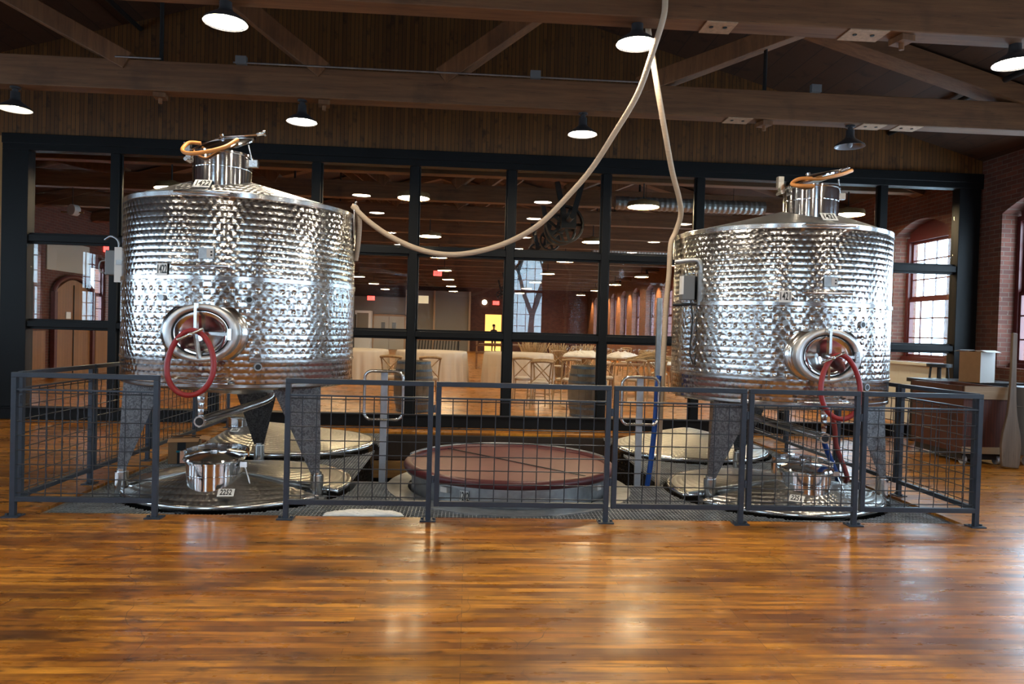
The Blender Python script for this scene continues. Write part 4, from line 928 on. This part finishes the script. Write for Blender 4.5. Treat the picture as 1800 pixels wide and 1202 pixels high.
# ================================================================== HALL BEYOND THE GLASS
def pendant():
    t = thing('pendant_lamp', '', 'lamp')
    MB().lathe([(.0, .14), (.06, .14), (.065, .11), (.20, .10), (.265, .085), (.275, .05), (.275, 0), (.268, 0), (.266, .05), (.0, .06)], 36).build('shade', M['brass'], t)
    MB().disc((0, 0, .008), .262, 32).build('lens', M['plens'], t)
    MB().cyl((0, 0, .14), (0, 0, .42), .012, n=8).build('stem', M['iron'], t)
    return t
pl = pendant(); first = True
PXS = (-5.0, -1.0, 2.95, 6.6); PYS = [12.3 + 5.06*k for k in range(7)]
names = ['first', 'second', 'third', 'fourth', 'fifth', 'sixth', 'seventh']; rows = ['far left row', 'left middle row', 'right middle row', 'row by the brick wall']
for i, x in enumerate(PXS):
    for j, y in enumerate(PYS):
        o = pl if first else dup(pl); first = False
        o.location = (x, y, 3.66); o['label'] = 'brass pendant lamp beyond the glass, %s back in the %s' % (names[j], rows[i]); o['group'] = 'pendant lamps in the hall'

def cloth_table(x, y, r, h, lab, seed):
    t = thing('round_table', 'round table hidden under the cloth, ' + lab, 'table', (x, y, 0), 0, None)
    MB().cyl((0, 0, h-.03), (0, 0, h-.004), r-.02, n=40).build('tabletop', M['tablewood'], t); MB().cyl((0, 0, 0), (0, 0, h-.03), .06, n=14).bb(-.35, .35, -.04, .04, 0, .05).bb(-.04, .04, -.35, .35, 0, .05).build('pedestal', M['dark'], t)
    n, vs, fs = 144, [], []; rnd = random.Random(seed); ph = rnd.uniform(0, 6)
    prof = [(0, 0), (.7, 0), (.97, 0), (1.0, -.012), (1.012, -.06), (1.02, -.3), (1.035, -.6), (1.045, -1)]
    for s, d in prof:
        for k in range(n):
            a = 2*PI*k/n; f = max(0, -d)**.7; w = .035*f*(math.sin(22*a+ph)+.5*math.sin(37*a+2*ph)); vs.append(((r*s+w)*math.cos(a), (r*s+w)*math.sin(a), h + (d*(h-.012) if d < -.1 else d)))
    for j in range(len(prof)-1):
        for k in range(n): fs.append((j*n+k, j*n+(k+1) % n, (j+1)*n+(k+1) % n, (j+1)*n+k))
    tag(MB().add(vs, fs, True).build('tablecloth', M['linen'], None, (x, y, 0)), 'cream floor-length tablecloth ' + lab, 'tablecloth')
cloth_table(-.98, 19.25, .93, .87, 'on the middle round table beyond the glass', 1)
cloth_table(-3.05, 19.1, .93, .87, 'on the round table behind the left tank edge', 2)
cloth_table(1.35, 19.3, .93, .87, 'on the round table right of the centre mullion', 3)

def make_chair():
    t = thing('dining_chair', '', 'chair')
    MB().lathe([(0, .44), (.195, .44), (.205, .452), (.20, .468), (0, .47)], 28).build('seat', M['chair'], t); MB().lathe([(.195, .471), (.20, .49), (.17, .51), (0, .515)], 28).build('cushion', M['linen'], t)
    for sx in (-1, 1):
        MB().tube([(sx*.165, -.155, .45), (sx*.185, -.19, 0)], [.017, .013], 8).build('leg', M['chair'], t)
        MB().tube(spline([(sx*.20, .24, 0), (sx*.178, .18, .45), (sx*.185, .215, .70), (sx*.20, .26, .90)], 5), .016, 8).build('leg', M['chair'], t)
    MB().tube(spline([(-.215, .255, .885), (-.11, .29, .90), (0, .30, .905), (.11, .29, .90), (.215, .255, .885)], 5), .027, 8).build('top_rail', M['chair'], t)
    for sx in (-1, 1): MB().tube(spline([(sx*.18, .19, .50), (0, .262, .69), (-sx*.185, .25, .875)], 5), .012, 6).build('cross_slat', M['chair'], t)
    MB().tube([(-.18, -.17, .2), (.18, -.17, .2)], .009, 6).tube([(-.18, -.17, .25), (-.19, .2, .25)], .009, 6).tube([(.18, -.17, .25), (.19, .2, .25)], .009, 6).build('stretcher', M['chair'], t)
    return t
ch = make_chair()
spots = [(-1.45, 14.3, 2.95, 'behind the left barrel, partly hidden by the mullion'), (-.78, 14.3, 3.3, 'beside the left barrel, right of the mullion'), (1.35, 13.7, 3.25, 'nearest of the cluster left of the right barrel'), (1.52, 14.35, 3.0, 'middle of the cluster left of the right barrel'), (2.02, 14.8, 3.45, 'just left of the right barrel, turned away'), (1.15, 14.95, 3.0, 'rearmost of the cluster left of the right barrel'),
         (3.55, 15.4, 3.3, 'in front of the wooden table with dried grass'), (4.15, 15.6, 2.9, 'in front of the wooden table, nearest the right tank'), (3.05, 15.8, 3.0, 'at the wooden table left of the right grab loop'), (4.8, 17.8, .2, 'behind the wooden table with dried grass'), (2.6, 20.3, .1, 'behind the linen table'), (3.4, 20.4, -.2, 'behind the linen table, right end'),
         (3.0, 24.0, .4, 'far back left of the group by the brick wall'), (3.8, 24.3, 0, 'far back second in the group by the brick wall'), (4.6, 24.0, -.3, 'far back third in the group by the brick wall'), (5.4, 24.4, .2, 'far back fourth in the group by the brick wall'), (6.2, 24.1, 0, 'far back closest to the brick wall'),
         (2.4, 27.2, .2, 'in the distant row, first from the left'), (3.3, 27.5, -.1, 'in the distant row, second from the left'), (4.2, 27.2, .3, 'in the distant row, third from the left'), (5.1, 27.5, 0, 'in the distant row, fourth from the left'), (6.0, 27.2, -.3, 'in the distant row, fifth from the left')]
for i, (x, y, a, l) in enumerate(spots):
    o = ch if i == 0 else dup(ch)
    o.location = (x, y, 0); o.rotation_euler = (0, 0, a); o['label'] = 'honey wood cross-back chair ' + l; o['group'] = 'cross-back chairs in the hall'

def barrel(x, y, lab):
    t = thing('oak_barrel', lab, 'barrel', (x, y, 0), .3, 'oak barrels by the glass'); H, r0, r1 = .89, .285, .345
    prof = [(r0+(r1-r0)*math.sin(PI*k/12), H*k/12) for k in range(13)]
    MB().lathe([(0, .03), (r0-.03, .03), (r0-.02, 0)] + prof + [(r0-.025, H), (r0-.03, H-.03), (0, H-.03)], 40).build('staves', M['oak'], t)
    for z in (.03, .16, .28, .61, .73, .86):
        r = r0+(r1-r0)*math.sin(PI*z/H)+.003; MB().lathe([(r, z-.02), (r+.003, z-.02), (r+.003, z+.02), (r, z+.02)], 40).build('hoop', M['hoop'], t)
barrel(-.955, 12.72, 'weathered oak barrel behind the left grab loop, beyond the glass'); barrel(2.10, 12.5, 'weathered oak barrel left of the blue hose, beyond the glass')

def wood_table(x, y, L, W, lab, h=.76):
    t = thing('trestle_table', lab, 'table', (x, y, 0))
    MB().bb(-L/2, L/2, -W/2, W/2, h-.04, h).build('tabletop', M['tablewood'], t, bevel=.006)
    for sx in (-1, 1):
        for sy in (-1, 1): MB().beam((sx*(L/2-.15), sy*(W/2-.1), h-.04), (sx*(L/2-.1), sy*(W/2-.08), 0), .05, .05).build('leg', M['tablewood'], t)
    return t
wood_table(4.15, 16.7, 2.0, .9, 'brown wooden table with dried grass near the right tank', .76)
wood_table(3.65, 19.2, 2.3, .9, 'brown wooden table piled with white linen', .80)
wood_table(4.6, 22.0, 3.4, .9, 'long brown wooden table set with glassware by the brick wall', .80)
crumple('linen_pile', M['linen2'], 1.0, .7, .24, 'crumpled white linen heap on the left half of the linen table', 'linen', (3.1, 19.1, .80), 5)
crumple('linen_pile', M['linen2'], .85, .7, .22, 'crumpled white linen heap on the right half of the linen table', 'linen', (4.15, 19.2, .80), 8, .4)
crumple('linen_pile', M['linen2'], .7, .5, .10, 'flat white linen bundle beside the dried grass', 'linen', (4.7, 16.55, .76), 11, .2)
def grass(loc, rz, lab, L=1.0, n=110, seed=1, up=False):
    rnd = random.Random(seed); b = MB()
    for k in range(n):
        a = rnd.gauss(0, .16); c = rnd.gauss(0, .16); r = L*rnd.uniform(.7, 1)
        if up: p1 = (r*math.sin(a*1.4), r*math.sin(c*1.4), r); p0 = (rnd.gauss(0, .05), rnd.gauss(0, .05), 0)
        else: p0 = (rnd.uniform(-.1, .1), rnd.gauss(0, .04), .05+abs(rnd.gauss(0, .04))); p1 = (r, r*math.sin(a), .07+abs(r*math.sin(c))*.9)
        m = ((p0[0]+p1[0])/2, (p0[1]+p1[1])/2, (p0[2]+p1[2])/2+.03); b.tube([p0, m, p1], [.006, .009, .014 if up else .008], 4, cap=False)
    tag(b.build('dried_grass_bundle', M['straw'], None, loc, (0, 0, rz)), lab, 'dried grass', 'dried grass bundles')
grass((3.75, 16.6, .765), .1, 'dried grass bundle lying on the nearer brown table', .9, 120, 2); grass((4.9, 16.9, .765), 2.9, 'second dried grass bundle lying crossways on the nearer brown table', .85, 100, 3)
grass((2.0, 22.6, .0), 0, 'upright sheaf of dried grass left of the glassware table', 1.15, 90, 4, True); grass((2.9, 23.1, .0), 0, 'upright sheaf of dried grass behind the linen table', 1.1, 90, 5, True); grass((3.7, 23.0, .0), 0, 'greyish sheaf of dried grass behind the linen heap', 1.1, 90, 6, True)
gl = None; k = 0
for i in range(16):
    x = 3.05+.205*i; y = 21.85+.22*(i % 2)
    if gl is None:
        gl = MB().lathe([(0, 0), (.035, .0), (.036, .004), (.006, .012), (.005, .08), (.03, .11), (.042, .15), (.036, .20)], 16).build('wine_glass', M['clear']); tag(gl, 'clear stemmed glass on the long table by the brick wall', 'glass', 'stemmed glasses on the long table'); o = gl
    else: o = dup(gl)
    o.location = (x, y, .80)
t0 = None
for i in range(3):
    o = MB().lathe([(0, 0), (.80, 0), (.81, .02), (.80, .045), (0, .045)], 48).build('round_tabletop', M['tablewood'], None, (1.18, 27.05, .599+.30*i), (0, 0, 0))
    tag(o, 'loose round wooden tabletop on a rack beyond the cloth tables, ' + ['lowest', 'middle', 'topmost'][i] + ' of three', 'tabletop', 'round tabletops on the rack')
t = thing('storage_rack', 'low timber rack holding three round tabletops', 'rack', (1.18, 27.05, 0))
for sx in (-.88, .88):
    for sy in (-.45, .45): MB().bb(sx-.03, sx+.03, sy-.03, sy+.03, 0, 1.195).build('leg', M['tablewood'], t)
for z in (.56, .86, 1.16): MB().bb(-.91, .91, -.48, -.42, z, z+.038).bb(-.91, .91, .42, .48, z, z+.038).bb(-.91, -.85, -.42, .42, z, z+.038).bb(.85, .91, -.42, .42, z, z+.038).build('shelf_rail', M['tablewood'], t)

# stacked folding chairs cart, fridge, exit signs
t = thing('chair_cart', 'dark cart of folded wooden chairs before the far grey partition', 'cart', (-1.5, 32.0, 0))
for x in (-1.0, 1.0):
    for y in (-.25, .25): MB().cyl((x-.02, y, .06), (x+.02, y, .06), .06, n=12).build('caster', M['caster'], t)
MB().bb(-1.15, 1.15, -.35, .35, .12, .18).build('platform', M['tablewood'], t)
for x in (-1.05, 1.05): MB().bb(x-.03, x+.03, -.35, .35, .18, 1.15).build('end_frame', M['dark'], t)
b = MB()
for k in range(16): b.beam((-.98+.13*k, -.3, .18), (-.93+.13*k, .0, 1.0), .03, .4, up=(0, 1, 0))
b.build('folded_chairs', M['iron'], t); MB().bb(-1.15, 1.15, -.36, -.33, .93, .97).build('rail', M['tablewood'], t)
t = thing('service_fridge', 'white framed glass-door fridge left of the pale double doors', 'fridge', (-6.75, 46.4, 0))
MB().bb(-.5, .5, -.4, .4, 0, 2.45).build('cabinet', M['white'], t); MB().bb(-.36, .36, -.43, -.40, .9, 2.3).build('door', M['greyw'], t); MB().bb(-.47, -.40, -.44, -.40, .9, 2.2).build('handle', M['dark'], t)
def exit_sign(x, y, z, lab, rz=0, s=1.0, hang=0):
    t = thing('exit_sign', lab, 'exit sign', (x, y, z), rz)
    MB().bb(-.17*s, .17*s, -.02, .02, -.10*s, .10*s).build('sign_box', M['exitm'], t); lettering('EXIT', .17*s, t, (0, -.023, 0), (PI/2, 0, 0), M['white'], .8)
    if hang: MB().cyl((0, 0, .1*s), (0, 0, .1*s+hang), .008, n=6).build('hanger', M['iron'], t)
exit_sign(-1.37, 30.01, 3.74, 'red exit sign hanging in the middle pane above the cloth tables', 0, 1.0, .23)
exit_sign(-6.15, 45.19, 3.22, 'red exit sign hanging in front of the far wall at left', 0, 1.3, .72)
exit_sign(1.74, 47.985, 3.25, 'red exit sign above the lit doorway where a person stands', 0, 1.25)
exit_sign(-10.08, 20.6, 3.42, 'red exit sign on the left brick wall beside the junction box', PI/2, 1.0)
t = thing('emergency_light', 'white emergency lamp glowing left of the doorway exit sign', 'lamp', (.97, 47.92, 3.27)); MB().cyl((0, 0, 0), (0, .08, 0), .17, n=18).build('lamp_head', M['cool'], t)
t = thing('emergency_light', 'round emergency lamp on a bar seen through the upper left pane', 'lamp', (-7.94, 14.83, 3.62)); MB().cyl((0, -.06, 0), (.05, .06, 0), .11, n=20).build('lamp_head', M['cardw'], t); MB().bb(-.22, .22, -.01, .01, -.06, -.03).build('bar', M['brass'], t); MB().cyl((0, 0, .1), (0, 0, .45), .008, n=6).build('hanger', M['iron'], t)

# line shaft with pulleys and a zinc duct
t = thing('line_shaft', 'old black line shaft running down the hall below the beams', 'machinery', (1.68, 12, 3.42))
MB().cyl((0, 0, 0), (0, 32, 0), .05, n=12).build('shaft', M['iron'], t)
for i, (y, r) in enumerate(((1.0, .34), (1.7, .30), (3.4, .22), (6.0, .26), (9.0, .2), (12, .24), (15, .2), (19, .24), (23, .2), (28, .22))):
    b = MB(); b.lathe([(r-.03, -.09), (r, -.09), (r+.012, 0), (r, .09), (r-.03, .09)], 32).xf(Matrix.Rotation(PI/2, 4, 'X'))
    for k in range(5): a = 2*PI*k/5; b.beam((0, 0, 0), ((r-.02)*math.cos(a), 0, (r-.02)*math.sin(a)), .05, .04, up=(0, 1, 0))
    b.cyl((0, -.08, 0), (0, .08, 0), .085, n=14); b.xf(Matrix.Translation((0, y, 0))); b.build('pulley', M['iron'], t)
for y in (.5, 2.9, 5.4, 10.5, 15.5, 20.6, 25.6):
    b = MB(); b.beam((-.22, y, .66), (-.06, y, .0), .09, .08, up=(0, 1, 0)); b.beam((.22, y, .66), (.06, y, .0), .09, .08, up=(0, 1, 0)); b.bb(-.13, .13, y-.06, y+.06, -.14, .10); b.build('hanger_bracket', M['iron'], t)
for lab, x0, x1, y, z, r in (('spiral zinc duct above the right middle panes', 2.7, 5.6, 13.56, 3.95, .12), ('thinner spiral zinc duct farther back in the hall', 4.0, 7.0, 23.7, 4.2, .13)):
    b = MB(); n = int((x1-x0)/.05); b.tube([(x0+(x1-x0)*k/n, y, z) for k in range(n+1)], [r+(.012 if k % 2 else 0) for k in range(n+1)], 16, smooth=False); o = b.build('spiral_duct', M['duct']); tag(o, lab, 'duct')
    for x in (x0+.6, x1-.6): MB().cyl((x, y, z+r), (x, y, roof_z(x)), .006, n=6).build('hanger_rod', M['iron'], o)

# warm spotlights washing the brick piers of the hall
for i, y in enumerate((29.8, 35.2, 37.9, 40.6, 43.3, 46.0)):
    t = thing('pier_spotlight', 'small black spotlight washing a far brick pier, %s along the right wall' % names[i], 'lamp', (7.35, y, 4.15), 0, 'spotlights along the brick piers')
    MB().cyl((0, 0, 0), (.05, 0, -.16), .045, .055, n=14).build('lamp_head', M['iron'], t); MB().bb(-.02, .55, -.012, .012, -.02, .02).build('arm', M['iron'], t)
    ld = bpy.data.lights.new('pier_spot', 'SPOT'); ld.energy = 420; ld.color = (1.0, .56, .20); ld.spot_size = 1.2; ld.spot_blend = .6; ld.shadow_soft_size = .04
    lo = bpy.data.objects.new('pier_spot', ld); COL.objects.link(lo); lo.parent = t; lo.location = (.06, 0, -.18); lo.rotation_euler = (0, -.16, 0)
# person in the lit doorway
def person():
    t = thing('person', 'person in dark shirt standing in the far yellow doorway', 'person', (1.62, 47.2, 0), .5)
    bm = bmesh.new(); J = {}
    def j(n, p, r): J[n] = (bm.verts.new(p), r)
    for n, p, r in (('pelvis', (0, 0, .95), .15), ('waist', (0, 0, 1.12), .13), ('chest', (0, .01, 1.34), .155), ('neck', (0, 0, 1.50), .055), ('head0', (0, -.015, 1.60), .085), ('head1', (0, -.02, 1.73), .085)): j(n, p, r)
    for s, q in ((-1, 'l'), (1, 'r')):
        for n, p, r in (('hip', (s*.10, 0, .88), .095), ('knee', (s*.11, -.02, .48), .06), ('ankle', (s*.11, .02, .08), .042), ('toe', (s*.12, -.14, .03), .035), ('sho', (s*.19, 0, 1.42), .062), ('elb', (s*.25, .03, 1.13), .044), ('wri', (s*.22, -.12, .92), .032), ('han', (s*.21, -.17, .86), .032)): j(n+q, p, r)
    E = [('pelvis', 'waist'), ('waist', 'chest'), ('chest', 'neck'), ('neck', 'head0'), ('head0', 'head1')]
    for q in 'lr': E += [('pelvis', 'hip'+q), ('hip'+q, 'knee'+q), ('knee'+q, 'ankle'+q), ('ankle'+q, 'toe'+q), ('chest', 'sho'+q), ('sho'+q, 'elb'+q), ('elb'+q, 'wri'+q), ('wri'+q, 'han'+q)]
    for a, c in E: bm.edges.new((J[a][0], J[c][0]))
    bm.verts.index_update(); rad = [None]*len(bm.verts)
    for v, r in J.values(): rad[v.index] = r
    me = bpy.data.meshes.new('body'); bm.to_mesh(me); bm.free(); me.materials.append(M['skin']); me.materials.append(M['shirt'])
    o = bpy.data.objects.new('body', me); COL.objects.link(o)
    sk = o.modifiers.new('skin', 'SKIN'); lay = me.skin_vertices[0] if me.skin_vertices else None
    for i, d in enumerate(me.skin_vertices[0].data): d.radius = (rad[i], rad[i]*.85); d.use_root = (i == 0)
    o.modifiers.new('sub', 'SUBSURF').levels = 2; o.modifiers['sub'].render_levels = 2
    bpy.context.view_layer.update(); m2 = bpy.data.meshes.new_from_object(o.evaluated_get(bpy.context.evaluated_depsgraph_get())); bpy.data.objects.remove(o)
    m2.name = 'body'; m2.materials.clear(); m2.materials.append(M['skin']); m2.materials.append(M['shirt'])
    for p in m2.polygons: p.material_index = 0 if (p.center.z > 1.49 or (p.center.z < 1.12 and abs(p.center.x) > .185 and p.center.z > .8)) else 1; p.use_smooth = True
    o = bpy.data.objects.new('body', m2); COL.objects.link(o); o.parent = t
    MB().ellip((0, .02, 1.745), (.098, .105, .085), 18, 10).build('hair', M['hair'], t)
    b = MB(); b.ellip((0, -.112, 1.66), (.014, .022, .025), 8, 6)
    for s in (-1, 1): b.ellip((s*.034, -.10, 1.69), (.012, .008, .008), 8, 6); b.ellip((s*.095, 0, 1.67), (.012, .022, .032), 8, 6)
    b.build('face', M['skin'], t)
person()

# bare winter trees outside the windows
def tree(x, y, h, lab, seed):
    rnd = random.Random(seed); b = MB()
    def br(p, d, L, r, n):
        q = p + d*L; b.tube([p, p+d*L*.5+Vector((rnd.uniform(-.05, .05)*L, rnd.uniform(-.05, .05)*L, 0)), q], [r, r*.85, r*.65], 5, cap=False)
        if n == 0: return
        for _ in range(3 if n > 1 else 4):
            dd = (d + Vector((rnd.uniform(-.8, .8), rnd.uniform(-.8, .8), rnd.uniform(-.1, .5)))).normalized(); br(q, dd, L*rnd.uniform(.55, .8), r*.58, n-1)
    br(Vector((0, 0, -1)), Vector((0, 0, 1)), h*.4, h*.026, 4)
    tag(b.build('bare_tree', M['bark'], None, (x, y, 0)), lab, 'tree', 'bare trees outside')
tree(3.0, -13, 8, 'bare tree outside the window mirrored in the glass partition', 1); tree(12.0, 16.0, 7, 'bare tree outside the window seen through the right-hand panes', 3)
tree(-14, 22, 8, 'bare tree outside the left hall windows', 4)
